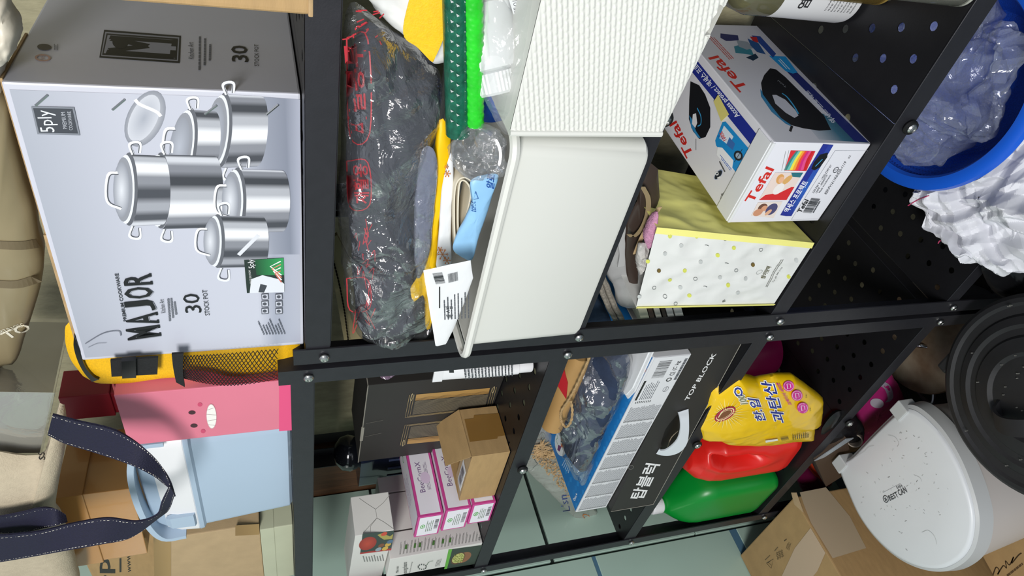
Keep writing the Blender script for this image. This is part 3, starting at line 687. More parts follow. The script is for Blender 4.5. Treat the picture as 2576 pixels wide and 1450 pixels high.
def soft(name, label, cat, pts, y, thick, m, N=(0, -1, 0), part='bag_body', back=.6, amp=.003, freq=14, seed=1, loc=None, sm=50, **k):
    P = [at(p[0], p[1], 'y', y) for p in pts]; c = sum(P, Vector()) / len(P)
    t_ = thing(name, label, cat, loc or c); obj(part, pillow(P, N, thick, amp, freq, seed, back=back, **k), m, t_, smooth=sm); return t_
M_SLATE = mat('slate_grey_cloth', '#2b2e38', .85, 0, .25, 30, .6, 60)
M_FILM = film('crinkled_clear_bag', milk=.04, rough=.07, gloss=.30, bump=1.2, bscale=16)
M_FILM2 = film('soft_clear_bag', milk=.05, rough=.10, gloss=.15, bump=.6, bscale=20)
ck = [(905, 62), (950, 62), (1000, 85), (1045, 120), (1085, 152), (1106, 190), (1102, 250), (1082, 320), (1062, 400), (1048, 470), (1050, 560), (1050, 680), (1046, 770), (1040, 848), (960, 846), (905, 828), (890, 720), (880, 560), (872, 400), (874, 200)]
t = soft('clothes_bundle', 'dark slate folded clothes in a clear bag with red printing, on top of the bin', 'clothes', ck, .035, .08, M_SLATE, part='clothes', amp=.006, freq=13, seed=4, edge=.4)
fk = [(885, 22), (940, 40), (1000, 78), (1050, 118), (1092, 150), (1112, 190), (1110, 260), (1095, 330), (1090, 420), (1088, 520), (1090, 640), (1085, 760), (1086, 835), (1040, 858), (960, 852), (900, 838), (868, 730), (862, 500), (860, 300), (862, 120)]
obj('clear_bag', pillow([at(x, y, 'y', .030) for x, y in fk], (0, -1, 0), .105, .010, 20, 9, back=.6, edge=.45, rings=44, nb=260, sharp='fold'), M_FILM, t, smooth=20)
a = Art(Vector((0, -.012, 0)), (0, -1, 0), disp=conform(t, 1)); R_ = '#b02430'
for y0, y1 in ((95, 340), (405, 520), (700, 780)):
    a.line([(872, y0), (925, y0 + 4), (930, y1 - 6), (880, y1), (872, y0)], .0012, R_, True)
a.text('비닐봉투', (925, 335), (912, 110), (880, 335), R_, True); a.text('재활용', (930, 512), (925, 412), (892, 512), R_, True)
for k in range(26):
    r_ = random.Random(k); y = 540 + r_.random() * 280; x = 895 + r_.random() * 40; a.line([(x, y), (x + r_.uniform(-14, 14), y + r_.uniform(-30, 30)), (x + r_.uniform(-10, 14), y + r_.uniform(-40, 40))], .0008, R_, True)
for k in range(22):
    r_ = random.Random(k + 50); y = 20 + r_.random() * 110; x = 870 + r_.random() * 90; a.line([(x, y), (x + r_.uniform(-24, 14), y + r_.uniform(-12, 12))], .001, R_)
a.build('red_printing', t, 'red lettering printed on the clear bag')

M_YCL = mat('yellow_grosgrain_cloth', '#edbd05', .6, 0, .10, 200, .3, 500); M_WCL = mat('white_cloth', '#e0e2e0', .8, 0, .04, 20, .3, 90)
t = soft('cloth_bag', 'white cloth bag with a wide yellow band, above the green rolls', 'bag', [(925, -40), (940, 12), (975, 55), (1012, 84), (1060, 130), (1090, 158), (1132, 140), (1136, 60), (1136, -60)], .045, .05, M_WCL, amp=.004, seed=3)
obj('yellow_band', ribbon(smoothline([at(x, y, 'y', .018) for x, y in ((1036, -30), (1014, 82), (1050, 118), (1082, 150))], 6), smoothline([at(x, y, 'y', .013) for x, y in ((1132, -40), (1130, 50), (1112, 105), (1090, 155))], 6), .0015), M_YCL, t, smooth=60)
M_DG = mat('dark_green_sparkle_mesh', '#0f6149', .28, .1, .45, 120, .5, 180, coat=.4); M_BG = mat('bright_green_quilted_sleeve', '#22c722', .35, 0, .2, 60, .2, 200, coat=.3)
M_GLINT = mat('silver_foil_fleck', '#f2f5f3', .25, .6)
t = thing('tube_roll', 'dark green sparkling rolled tube lying along the back of the open bin', 'roll', at(1150, 160, 'y', .0))
A_, B_ = at(1152, 335, 'y', .0), at(1147, -60, 'y', .0)
obj('sleeve', tube([A_.lerp(B_, k / 20) for k in range(21)], .0118, 20), M_DG, t, smooth=40)
fl = []
for k in range(13):
    for row in range(3):
        c_ = at(1163 + (row - 1) * 15 - 13, 8 + k * 25 + (row % 2) * 10, 'y', -.0128 + abs(row - 1) * .002); fl.append(prism([c_, c_ + Vector((.0028, 0, .0012)), c_ + Vector((.001, 0, -.0022))], (0, -1, 0), .0004))
obj('foil_fleck', join(*fl), M_GLINT, t, kind='stuff')
t = thing('tube_roll', 'bright green quilted tube lying beside the dark green one', 'roll', at(1190, 160, 'y', -.004))
A_, B_ = at(1193, 312, 'y', -.004), at(1187, -60, 'y', -.004); ax_ = (B_ - A_).normalized(); nn = 22; V = []; Fc = []
for k in range(120):
    c_ = A_.lerp(B_, k / 119)
    for j in range(nn):
        q = 2 * math.pi * j / nn; rr = .0088 + .0011 * abs(math.sin(k * .42 + j * 2 * math.pi / nn * 3) * math.sin(k * .42 - j * 2 * math.pi / nn * 3)); V.append(c_ + Vector((0, -math.cos(q), math.sin(q))) * rr)
for k in range(119):
    for j in range(nn): Fc.append((k * nn + j, k * nn + (j + 1) % nn, (k + 1) * nn + (j + 1) % nn, (k + 1) * nn + j))
Fc += [tuple(range(nn)), tuple(119 * nn + j for j in range(nn - 1, -1, -1))]
obj('sleeve', (V, Fc), M_BG, t, smooth='all')
M_PILL = mat('white_bottle_plastic', '#d6d8d8', .3, 0, .02, 5)
def pill_bottle(label, c, axis, r, h, m=M_PILL):
    t_ = thing('pill_bottle', label, 'bottle', c, 'white screw-cap bottles in the bin'); ax = Vector(axis).normalized()
    obj('bottle_body', lathe([(0, -h), (r * .9, -h), (r, -h * .94), (r, -h * .15), (r * .92, -h * .05), (r * .7, 0), (0, 0)], c, 32, ax), m, t_, smooth=35)
    n = 36; V = []; Fc = []; u = ax.orthogonal().normalized(); v = ax.cross(u)
    prof = [(r * .68, .000), (r * .72, .001), (r * .70, r * .62), (r * .62, r * .70), (0.0001, r * .70)]
    for i, (rr, z) in enumerate(prof):
        for k in range(n * 2):
            q = math.pi * k / n; q_ = rr * (1 + (.03 if k % 2 else 0) * (0 < i < 3)); V.append(Vector(c) + ax * z + (u * math.cos(q) + v * math.sin(q)) * q_)
    for i in range(len(prof) - 1):
        for k in range(2 * n): Fc.append((i * 2 * n + k, i * 2 * n + (k + 1) % (2 * n), (i + 1) * 2 * n + (k + 1) % (2 * n), (i + 1) * 2 * n + k))
    obj('cap', (V, Fc), m, t_, smooth=30); return t_
pill_bottle('large white bottle with ribbed cap lying in the smooth bin', at(1238, 178, 'y', .006), (-.62, -.35, -.2), .029, .06)
pill_bottle('smaller white bottle tucked behind the large one', at(1236, 70, 'y', .02), (-.75, -.3, .0), .017, .05)
pill_bottle('white bottle half hidden by the ribbed bin, beside the large one', at(1300, 190, 'y', .004), (-.6, -.35, -.2), .017, .04)
M_PAPERW = mat('white_printed_paper', '#dfe1e3', .5, 0, .02, 8, .1, 60)
t = thing('leaflet', 'white printed leaflet with small dark Korean text standing behind the ribbed bin', 'paper', at(1320, 60, 'y', .02))
obj('sheet', prism([at(x, y, 'y', .012) for x, y in ((1268, -40), (1290, 30), (1330, 130), (1350, 120), (1375, 20), (1372, -40))], (0, -1, 0), .002), M_PAPERW, t)
a = Art(Vector((0, .012, 0)), (0, -1, 0)); a.text('브니엘이', (1313, 68), (1304, 0), (1298, 70), '#45474c'); a.lines((1345, 112), (1322, 20), (1325, 116), 3, '#7a7d84', .35, 3); a.build('printed_lettering', t)
t = soft('clear_bag', 'crumpled clear plastic bag draped over the white bottles', 'bag', [(1212, 215), (1220, 60), (1240, -30), (1330, -30), (1345, 60), (1325, 190), (1300, 300), (1285, 335), (1262, 330), (1240, 290)], -.016, .016, M_FILM2, back=.1, amp=.004, freq=24, seed=6)
M_CLR = film('clear_cup_plastic', milk=.06, rough=.06, gloss=.35, bump=.05)
cc = at(1200, 387, 'y', -.02); cax = (Vector(CAM) - cc).normalized() * .6 + Vector((0, -.3, .35)); cax.normalize()
t = thing('plastic_cup', 'clear plastic cup on its side in a clear bag, at the bin rim', 'cup', cc)
obj('cup_wall', lathe([(.0225, .0), (.0245, .001), (.0250, .003), (.0225, .0035), (.0175, -.05), (.002, -.052), (.0005, -.0505), (.0165, -.0485), (.0215, .0)], cc, 40, cax), M_CLR, t, smooth=40)
gu = cax.orthogonal().normalized(); gv = cax.cross(gu); bm_pts = [cc + (gu * math.cos(q) + gv * math.sin(q)) * (.0285 + .0018 * math.sin(q * 5) + .001 * math.sin(q * 11)) for q in [2 * math.pi * k / 28 for k in range(28)]]
obj('clear_bag', pillow(bm_pts, cax, .014, .006, 60, 2, back=.3, rings=26, nb=140, sharp='fold'), film('shiny_clear_bag', milk=.05, rough=.06, gloss=.3, bump=.8, bscale=30), t, smooth=30)
M_YENV = mat('yellow_padded_envelope', '#f2c200', .45, 0, .06, 20, .2, 60); M_LAV = film('pale_lilac_film', tint='#c9cfe0', milk=.32, milkcol='#aab0c4', rough=.15, bump=.5)
t = soft('yellow_bag', 'bright yellow folded bag wedged beside the dark clothes', 'bag', [(1105, 300), (1134, 344), (1126, 400), (1114, 480), (1104, 560), (1100, 640), (1092, 730), (1084, 822), (1070, 822), (1066, 745), (1040, 760), (1022, 735), (1052, 690), (1070, 640), (1085, 480)], .016, .02, M_YENV, amp=.002, seed=3, nb=120)
t = soft('lilac_film', 'pale lilac plastic sheet folded between the clothes and the yellow bag', 'plastic', [(1058, 390), (1092, 380), (1100, 450), (1088, 560), (1080, 640), (1050, 700), (1040, 560)], .004, .01, M_LAV, seed=8)
t = soft('paper_envelope', 'white paper envelope with orange snowflakes, next to the yellow bag', 'envelope', [(1134, 385), (1141, 440), (1136, 520), (1134, 600), (1134, 668), (1100, 674), (1099, 640), (1105, 560), (1112, 470)], .006, .006, M_PAPERW, part='envelope_body', amp=.001)
a = Art(Vector((0, .0025, 0)), (0, -1, 0), disp=conform(t))
for cx, cy, r_ in ((1113, 640, 15), (1124, 655, 10), (1106, 628, 8), (1124, 436, 9), (1122, 418, 6)):
    for k in range(6):
        q = k * math.pi / 3; ex_ = (cx + r_ * math.cos(q), cy + r_ * math.sin(q)); a.line([(cx, cy), ex_], .0007, '#c9762c')
        for sg in (-.5, .5): m_ = (cx + r_ * .6 * math.cos(q), cy + r_ * .6 * math.sin(q)); a.line([m_, (m_[0] + r_ * .35 * math.cos(q + sg), m_[1] + r_ * .35 * math.sin(q + sg))], .0005, '#c9762c')
a.build('snowflake_print', t, 'orange snowflake print')
M_CREAM = mat('cream_folded_paper', '#dcd3bd', .6, 0, .06, 12, .1, 60)
t = thing('folded_paper', 'cream folded paper sheet showing its looped edge, left of the clear cup', 'paper', at(1165, 560, 'y', .0))
for k, (dx, w) in enumerate(((0, 0), (9, 8))):
    pth = smoothline([at(x, y, 'y', -.002) for x, y in ((1148 + dx, 640), (1143 + dx, 560), (1146 + dx, 470), (1168, 447 + w), (1192 - dx, 468 + w), (1190 - dx, 510), (1172 - dx * .4, 560), (1158, 630))], 6)
    obj('paper_layer', ribbon(pth, [p + Vector((0, .03, 0)) for p in pth], .0016), M_CREAM, t, smooth=60)
M_LBL = mat('light_blue_packet', '#8fc0e6', .4, 0, .05, 10, .1, 60)
t = soft('blue_packet', 'light blue plastic packet with dark blue marks, below the clear cup', 'packet', [(1186, 452), (1252, 438), (1240, 485), (1222, 545), (1203, 600), (1188, 652), (1168, 650), (1140, 628), (1150, 590), (1172, 548), (1188, 500)], -.014, .012, M_LBL, amp=.0015, seed=4)
a = Art(Vector((0, -.0205, 0)), (0, -1, 0), disp=conform(t)); a.text('알로', (1242, 478), (1246, 442), (1222, 470), '#1c4f9c', True); a.text('tonic', (1198, 535), (1196, 508), (1182, 530), '#235aa0'); a.line([(1196, 482), (1203, 500), (1190, 502), (1196, 482)], .0008, '#3a6ba8'); a.build('printed_marks', t)
t = soft('white_packet', 'white sachet with barcode and black text leaning over the rim of the bin', 'packet', [(1065, 681), (1120, 668), (1184, 655), (1190, 700), (1165, 770), (1140, 830), (1122, 866), (1096, 872), (1084, 800)], -.052, .004, M_PAPERW, part='sachet', amp=.0008, smooth=False)
a = Art(Vector((0, -.0545, 0)), (0, -1, 0), disp=conform(t)); a.bars((1120, 712), (1112, 686), (1096, 715), 12, '#222'); a.bars((1126, 690), (1150, 684), (1128, 712), 26, '#33353a', 4)
a.poly([(1104, 775), (1104, 722), (1107, 722), (1107, 775)], '#222'); a.lines((1180, 800), (1180, 730), (1112, 805), 8, '#55585e', .35, 3, .3, 8); a.text('배 스밤', (1140, 800), (1138, 770), (1122, 800), '#26282c'); a.build('printed_label', t)
M_CARD2 = mat('dull_beige_booklet', '#867a58', .7, 0, .1, 30)
t = thing('booklet', 'beige booklet with wire binding standing at the back left of the bin', 'book', at(865, 780, 'y', .18))
obj('cover', prism([at(x, y, 'y', .16) for x, y in ((822, 605), (848, 592), (880, 655), (905, 760), (912, 850), (912, 880), (870, 880), (848, 760))], (0, -1, 0), .006), M_CARD2, t)
sp_ = smoothline([at(x, y, 'y', .153) for x, y in ((826, 612), (850, 700), (866, 780), (876, 856))], 10); obj('wire_binding', join(*[lathe([(.0022, -.0006), (.0028, 0), (.0022, .0006)], p, 8, (0, -.3, 1)) for p in sp_]), mat('dark_wire', '#2a2620', .4, .7), t, kind='stuff')
t = thing('blue_disc', 'round blue tin behind the bright green tube', 'tin', at(1222, 290, 'y', .03))
obj('tin_body', lathe([(0, -.012), (.026, -.012), (.026, 0), (.024, .001), (0, .001)], at(1232, 262, 'y', .03), 40, (-.3, -1, .2)), mat('royal_blue_tin', '#1e4fa8', .3, .2), t, smooth=30)

# ================================================================== third tier, right rack
ir = Fr(.1525, .021, .8215, -2.476, .1248, .2865, .1443)
t = thing('iron_box', 'white appliance carton with red brand name and clothes-iron pictures', 'box', ir.base())
obj('carton', slab(ir, bev=.0012), mat('glossy_white_card', '#e3e3ea', .35, 0, .02, 6, .03, 70), t)
obj('open_flap', join(slab(ir, .001, ir.W - .001, -.001, .004, ir.H - .003, ir.H + .001, .0005), slab(ir, .001, ir.W * .98, .002, .03, ir.H, ir.H + .002, .0006)), M_PAPERW, t, label='slightly lifted end flap')
RD = '#cf2a23'; NV = '#23308f'; CY = '#1e8fd4'
a = face_art(ir, 'front')
a.text('Tefal', (1892, 512), (1948, 426), (1872, 505), RD, True)
a.poly([(1989, 378), (2051, 380), (2028, 430), (1973, 429)], '#d8323a')
for k, c_ in enumerate(('#3f7f7d', '#6cc0b4', '#f0e04a', '#f1a23a', '#e9483b', '#d02a7c', '#e0508c', '#c81f2a')):
    a.line([(1975 + k * 7, 428), (1990 + k * 6, 402), (2006 + k * 5.5, 380)], .0042, c_, True)
a.line([(1976, 380), (1966, 429)], .0005, '#888'); a.line([(1984, 378), (1973, 430)], .0005, '#999')
a.poly([(1949, 434), (2020, 434), (1978, 503), (1908, 503)], '#e6d3cb'); a.poly([(1908, 503), (1925, 490), (1962, 484), (1990, 470), (1998, 470), (1978, 503)], '#d02a2e'); a.poly([(1990, 434), (2020, 434), (2012, 446), (1992, 444)], '#2c6f7c')
a.ell((1962, 450), (1972, 448), (1960, 462), '#d9a05e'); a.ell((1965, 452), (1972, 451), (1963, 460), '#e6b38e'); a.ell((1980, 452), (1992, 446), (1976, 462), '#d8a866'); a.ell((1958, 475), (1972, 470), (1954, 488), '#ece6e4')
a.poly([(1906, 509), (1968, 507), (1945, 548), (1889, 542)], '#e4d7cf'); a.ell((1918, 522), (1930, 520), (1916, 532), '#6e4a3b'); a.ell((1922, 524), (1930, 523), (1920, 531), '#d49a78'); a.ell((1906, 534), (1918, 532), (1903, 543), '#c98f70'); a.ell((1940, 526), (1955, 522), (1936, 540), '#4c4a72'); a.ell((1932, 534), (1940, 531), (1928, 541), '#dba987')
a.grad((2083, 363), (1975, 543), (1990, 543), (2096, 364), [(0, '#2a3a98'), (.6, '#2f5fb8'), (1, NV)]); a.poly([(2070, 362), (2084, 363), (1977, 543), (1962, 541)], NV)
a.text('액세스 프로텍트', (1983, 535), (2034, 458), (1969, 530), '#eef0f6', True)
a.poly([(2062, 388), (2082, 383), (2080, 395), (2062, 420), (2048, 428), (2040, 424), (2046, 408)], '#15171d'); a.line([(2068, 400), (2056, 412), (2050, 418)], .0013, '#3ba0d8', True)
a.line([(2100, 378), (2182, 378), (2068, 550), (1990, 552), (2100, 378)], .0004, '#9a9ca4')
a.text('220-240 V ~ 1920-2290 W', (2046, 486), (2092, 416), (2042, 484), '#3a3c42'); a.text('CMMF : 1830007191', (2054, 486), (2082, 440), (2050, 485), '#3a3c42'); a.text('Made in Indonesia', (2062, 485), (2090, 440), (2058, 484), '#3a3c42')
a.text('REF:FV1611K0/E20-1119', (2078, 489), (2129, 408), (2073, 486), '#2c2e33'); a.ell((2102, 427), (2109, 425), (2100, 434), '#44464c', hole=.8); a.line([(2096, 428), (2108, 426)], .0006, '#44464c'); a.text('K2', (2136, 398), (2140, 391), (2132, 397), '#555')
a.text('Tefal', (2014, 536), (2034, 504), (2004, 532), '#17181c', True); a.bars((2018, 534), (2040, 498), (2040, 536), 26, '#2a2b30'); a.lines((2046, 535), (2064, 505), (2042, 534), 1, '#55575d', .7)
a.text('www.tefal.com', (1996, 532), (2010, 506), (1993, 530), '#4a6cc0')
a.build('end_artwork', t, 'red brand name, photos and blue band')
a = face_art(ir, 'top')
a.poly([(1916, 353), (1897, 374), (1700, 130), (1724, 115)], NV); a.text('Access protect / 액세스 프로텍트', (1866, 288), (1740, 138), (1850, 300), '#e9ecf6', True)
a.text('Tefal', (1747, 390), (1702, 303), (1727, 400), RD, True)
a.poly([(1818, 308), (1826, 306), (1884, 374), (1885, 384), (1860, 430), (1852, 434), (1802, 366), (1800, 354)], CY)
a.poly([(1822, 316), (1846, 344), (1834, 366), (1810, 348)], '#dfeaf6'); a.text('100%', (1829, 352), (1818, 330), (1820, 356), RD, True); a.text('SAFE', (1822, 350), (1812, 340), (1815, 352), '#23308f')
a.poly([(1836, 345), (1850, 362), (1844, 378), (1828, 364)], '#3d6fb4'); a.ell((1858, 392), (1866, 384), (1850, 382), '#9fb4c8'); a.ell((1858, 392), (1866, 384), (1850, 382), '#24282e', hole=.6); a.line([(1848, 408), (1868, 376)], .001, '#24282e')
a.poly([(1806, 370), (1818, 372), (1846, 404), (1842, 428), (1832, 424), (1804, 390)], '#f4f6fa'); a.lines((1842, 426), (1812, 388), (1836, 430), 2, '#4a6cc0', .5)
a.ell((1808, 440), (1818, 436), (1804, 452), '#1d2536'); a.ell((1808, 440), (1818, 436), (1804, 452), '#9fb0d6', hole=.88); a.text('10', (1814, 446), (1806, 430), (1806, 450), '#f0f2f6', True); a.lines((1826, 432), (1812, 405), (1822, 434), 1, '#555', .7)
a.ell((1821, 494), (1828, 492), (1818, 504), '#66686e', hole=.86); a.ell((1826, 496), (1832, 495), (1823, 506), '#66686e', hole=.86); a.text('ccm', (1828, 502), (1820, 488), (1822, 502), '#333')
a.poly([(1738, 205), (1760, 215), (1775, 238), (1788, 272), (1788, 320), (1776, 345), (1760, 350), (1744, 330), (1734, 300), (1735, 250)], '#17181e'); a.poly([(1735, 290), (1742, 300), (1752, 330), (1764, 348), (1756, 346), (1740, 322)], '#2f86bd')
a.poly([(1744, 288), (1752, 285), (1755, 310), (1750, 322), (1742, 312)], '#e8e9ee'); a.line([(1755, 272), (1764, 292), (1764, 312), (1756, 318)], .0016, '#3ba0d8', True); a.line([(1752, 350), (1752, 378)], .001, '#222')
a.build('top_artwork', t, 'blue band, iron picture and safety badges')
st = [on(x, y, ir.face('top')[0], (0, 0, 1)) + Vector((0, 0, .003)) for x, y in ((1811, 239), (1838, 288), (1819, 306), (1800, 256))]
obj('sticky_note', prism(st, (0, 0, 1), .0006), mat('pale_yellow_note', '#ddd27c', .6), t)
a = face_art(ir, 'right')
a.grad((2190, 362), (1952, 358), (1700, 60), (1908, 66), [(0, '#aeb0bd'), (.12, '#c0c1cc'), (.6, '#c9cad4'), (1, '#d3d4dc')])
a.grad((2186, 360), (2060, 352), (1985, 262), (2130, 305), [(0, '#0d2c4c'), (.5, '#3f6f86'), (1, '#b4bac6')])
a.poly([(2184, 358), (2150, 357), (1978, 180), (2004, 182)], '#1f2a6c'); a.text('액세스 프로텍트', (2107, 308), (2034, 228), (2092, 311), '#c9cedd', True)
a.poly([(1934, 141), (1976, 143), (2006, 183), (1994, 186), (1976, 180)], CY); a.lines((1988, 176), (1962, 148), (1972, 172), 2, '#dbe8f4', .4)
a.poly([(1890, 90), (1912, 92), (1952, 136), (1944, 146), (1920, 120)], '#27458f'); a.poly([(1886, 93), (1903, 94), (1908, 108), (1896, 107)], '#b5262b')
a.text('Tefal', (1886, 226), (1806, 140), (1860, 234), RD, True); a.lines((1846, 148), (1784, 82), (1832, 152), 3, '#c25550', .45, 5, .3, 9)
for c_, P_ in (('#14205e', [(1812, 85), (1856, 90), (1858, 102), (1838, 104), (1826, 104), (1812, 96)]), ('#357f93', [(1846, 118), (1866, 112), (1890, 126), (1896, 140), (1868, 136), (1850, 134)]), ('#8f99a6', [(1852, 102), (1880, 106), (1896, 122), (1878, 126), (1858, 118)]), ('#14314a', [(1876, 146), (1900, 136), (1908, 146), (1894, 154), (1886, 150)]), ('#23508a', [(1880, 98), (1908, 110), (1926, 138), (1904, 132), (1888, 116)])): a.poly(P_, c_)
IR = [(1937, 173), (1952, 176), (1975, 195), (2010, 230), (2048, 268), (2072, 292), (2090, 328), (2060, 330), (2020, 324), (1990, 316), (1964, 298), (1940, 268), (1918, 238), (1914, 210), (1922, 190)]
a.poly([(1912, 225), (1928, 245), (1950, 275), (1984, 312), (1996, 322), (1975, 312), (1940, 282), (1914, 244)], '#2f7ba8'); a.poly(IR, '#14151b')
a.poly([(1942, 240), (1952, 240), (1975, 252), (2000, 278), (2008, 292), (1998, 298), (1976, 285), (1950, 262)], '#b9bcc8'); a.line([(1967, 236), (1980, 246), (1998, 270), (2008, 288)], .0022, '#3a9ccf', True); a.text('Tefal', (1979, 220), (1958, 203), (1976, 222), '#7d8088')
a.line([(1992, 318), (1987, 332)], .003, '#1a1b20'); a.build('side_artwork', t, 'iron picture over a dark blue band')

M_DOT = mat('white_coated_paper', '#e2e3e0', .42, 0, .02, 10, .12, 30); M_YP = mat('pale_yellow_paper', '#f2ec8a', .6, 0, .08, 8, .2, 26)
t = thing('paper_bag', 'white paper bag with yellow and grey dots and pale yellow side, beside the iron carton', 'bag', at(2000, 690, 'z', .823))
FB = [at(1952, 775, 'z', .823), at(2040, 603, 'z', .823)]; yb = (FB[0].y + FB[1].y) / 2
FT = [at(1600, 774, 'y', yb), at(1652, 572, 'y', yb)]; FB[0].y = FB[1].y = yb
def wrinkle(P, nrm, n=48, m=40, amp=.0032, freq=13, seed=1, pin=True):
    a0, a1, b1_, b0_ = P; V = []; Fc = []; nrm = Vector(nrm).normalized()
    for j in range(m + 1):
        for i in range(n + 1):
            u, v = i / n, j / m; p = a0.lerp(a1, u).lerp(b0_.lerp(b1_, u), v); e = min(1, 10 * min(u, 1 - u, v, 1 - v)) if pin else 1
            V.append(p + nrm * crumple(p, amp, freq, seed) * e)
    for j in range(m):
        for i in range(n): q = j * (n + 1) + i; Fc.append((q, q + 1, q + n + 2, q + n + 1))
    return V, Fc
obj('front_panel', wrinkle([FB[0], FB[1], FT[1], FT[0]], (0, -1, 0), amp=.0026, freq=16, seed=3), M_DOT, t, smooth=35)
sx = FB[1] + Vector((.0, .11, 0)); sb = at(1612, 440, 'y', yb + .075); se = at(1648, 345, 'y', yb + .13)
SD = [FB[1], sx, Vector((sx.x, sx.y, se.z)), FT[1]]
obj('side_panel', wrinkle([FB[1], FB[1] + Vector((-.010, .14, 0)), FT[1] + Vector((-.004, .14, -.004)), FT[1]], (1, 0, 0), amp=.003, freq=14, seed=9), M_YP, t, smooth=35, label='pale yellow gusset')
bL = FB[0] + Vector((.01, .12, 0)); obj('back_panel', wrinkle([bL, FB[1] + Vector((-.010, .14, 0)), FT[1] + Vector((-.004, .14, -.004)), FT[0] + Vector((.01, .12, 0))], (0, 1, 0), amp=.001), M_DOT, t)
obj('left_panel', wrinkle([FB[0], bL, FT[0] + Vector((.01, .12, 0)), FT[0]], (-1, 0, 0), amp=.001), M_DOT, t)
obj('yellow_edge', join(ribbon([FT[1].lerp(FB[1], k / 12) + Vector((-.008, -.0022, 0)) for k in range(13)], [FT[1].lerp(FB[1], k / 12) + Vector((.0008, -.0008, 0)) for k in range(13)], .0008), ribbon([FT[0].lerp(FB[0], k / 12) + Vector((.003, -.0022, 0)) for k in range(13)], [FT[0].lerp(FB[0], k / 12) + Vector((-.0008, -.0006, 0)) for k in range(13)], .0008)), M_YP, t)
a = Art(Vector((0, yb, 0)), (0, -1, 0), lift=.0009, step=.00002, disp=lambda p: Vector((0, -1, 0)) * crumple(p, .0026, 16, 3))
def zz(x, y): return (1560 + x / 4.954, 540 + y / 4.954)
for x, y, c_ in ((612, 258, 0), (953, 270, 0), (1412, 410, 0), (1208, 498, 0), (797, 688, 0), (617, 813, 0), (855, 1000, 0), (1338, 870, 0), (1947, 335, 0), (2253, 353, 0), (2100, 773, 0), (340, 578, 0), (478, 693, 2), (1657, 630, 2), (750, 372, 1), (552, 478, 1), (995, 580, 1), (742, 898, 1), (1558, 793, 1), (1463, 970, 1), (2190, 566, 1), (1240, 780, 1), (232, 1012, 1), (1300, 290, 3), (1752, 436, 3), (930, 790, 3), (418, 905, 3), (558, 1020, 3), (685, 1103, 3), (1438, 686, 3)):
    x, y = zz(x, y); col = ('#d6da62', '#c3c6c4', '#75612f', '#777a7a')[c_]; a.ell((x, y), (x + 5, y - 1), (x + 1, y + 5), col, 16, hole=.78 if c_ == 3 else 0)
    if c_ == 2: a.ell((x, y), (x + 5, y - 1), (x + 1, y + 5), '#4a4438', 16, hole=.8)
for x, y in ((1072, 372), (1630, 305), (1320, 592), (1052, 882)): a.line([zz(x - 22, y), zz(x, y), zz(x + 22, y + 8)], .0008, '#5b5d5d', True)
a.text('B', zz(1310, 1090), zz(1310, 1060), zz(1270, 1090), '#4a4c4c'); a.text('참이맛떡', zz(1800, 800), zz(1885, 655), zz(1745, 790), '#6d6a50', True); a.text('Tel. 02 889 5170', zz(1905, 845), zz(2025, 660), zz(1890, 838), '#5c5d55'); a.lines(zz(1830, 900), zz(2030, 540), zz(1795, 890), 2, '#8a8b86', .4, 3, .1, 12); a.ell(zz(1735, 720), zz(1775, 712), zz(1725, 745), '#9a9b95', hole=.9)
a.build('dot_print', t, 'yellow, grey and brown dots with small lettering')
# things in and behind the dotted bag
M_DBR = mat('dark_brown_laminated_paper', '#3b302a', .35, 0, .1, 10, .1, 60); M_GOLD = mat('tan_print', '#8b7a5c', .5)
t = soft('brown_bag', 'dark brown folded gift bag with tan curve, standing inside the dotted bag', 'bag', [(1655, 425), (1660, 500), (1640, 530), (1620, 580), (1600, 625), (1584, 650), (1580, 700), (1604, 733), (1590, 735), (1576, 690), (1572, 640), (1575, 560), (1605, 500), (1610, 440), (1625, 400)], yb + .045, .012, M_DBR, amp=.001, smooth=False)
pth = smoothline([at(x, y, 'y', yb + .032) for x, y in ((1610, 470), (1624, 500), (1622, 540), (1608, 575), (1588, 596), (1576, 590))], 8); obj('tan_curve', ribbon(pth, [p + Vector((.0, 0, -.007)) for p in pth], .0006), M_GOLD, t)
pth = smoothline([at(x, y, 'y', yb + .024) for x, y in ((1654, 522), (1630, 560), (1608, 600), (1592, 640))], 6); obj('folded_edge', ribbon(pth, [p + Vector((.001, 0, -.006)) for p in pth], .001), M_KRAFT2, t, label='tan folded paper edge')
t = soft('pink_towel', 'small pink towel poking out of the dotted bag', 'towel', [(1655, 535), (1648, 590), (1640, 610), (1630, 628), (1620, 600), (1626, 575), (1640, 548)], yb + .014, .018, mat('pink_terry', '#c78fae', .95, 0, .2, 200, 1., 500), amp=.002, freq=60)
t = soft('clear_packet', 'clear crinkled packet beneath the pink towel in the dotted bag', 'packet', [(1632, 625), (1628, 660), (1612, 692), (1604, 680), (1600, 640), (1612, 612)], yb + .012, .012, mat('crinkled_white_wrap', '#b9b6b2', .25, 0, .2, 60, .8, 120), amp=.004, freq=50)
M_GBAG = mat('grey_translucent_bag', '#a5a6a6', .3, 0, .1, 10, .3, 40)
t = soft('grey_bag', 'grey glossy shopping bag behind the white dotted bag', 'bag', [(1640, 440), (1600, 500), (1566, 600), (1530, 650), (1528, 690), (1545, 720), (1552, 760), (1575, 774), (1600, 776), (1650, 770), (1660, 600)], yb + .07, .03, M_GBAG, amp=.004, seed=12)
pth = smoothline([at(x, y, 'y', yb + .052) for x, y in ((1626, 466), (1606, 500), (1580, 545), (1562, 566), (1553, 600), (1558, 640), (1553, 672))], 8); obj('handle', ribbon(pth, [p + Vector((.002, 0, -.010)) for p in pth], .0015), mat('light_grey_ribbon', '#b4b5b5', .35), t, smooth=60)
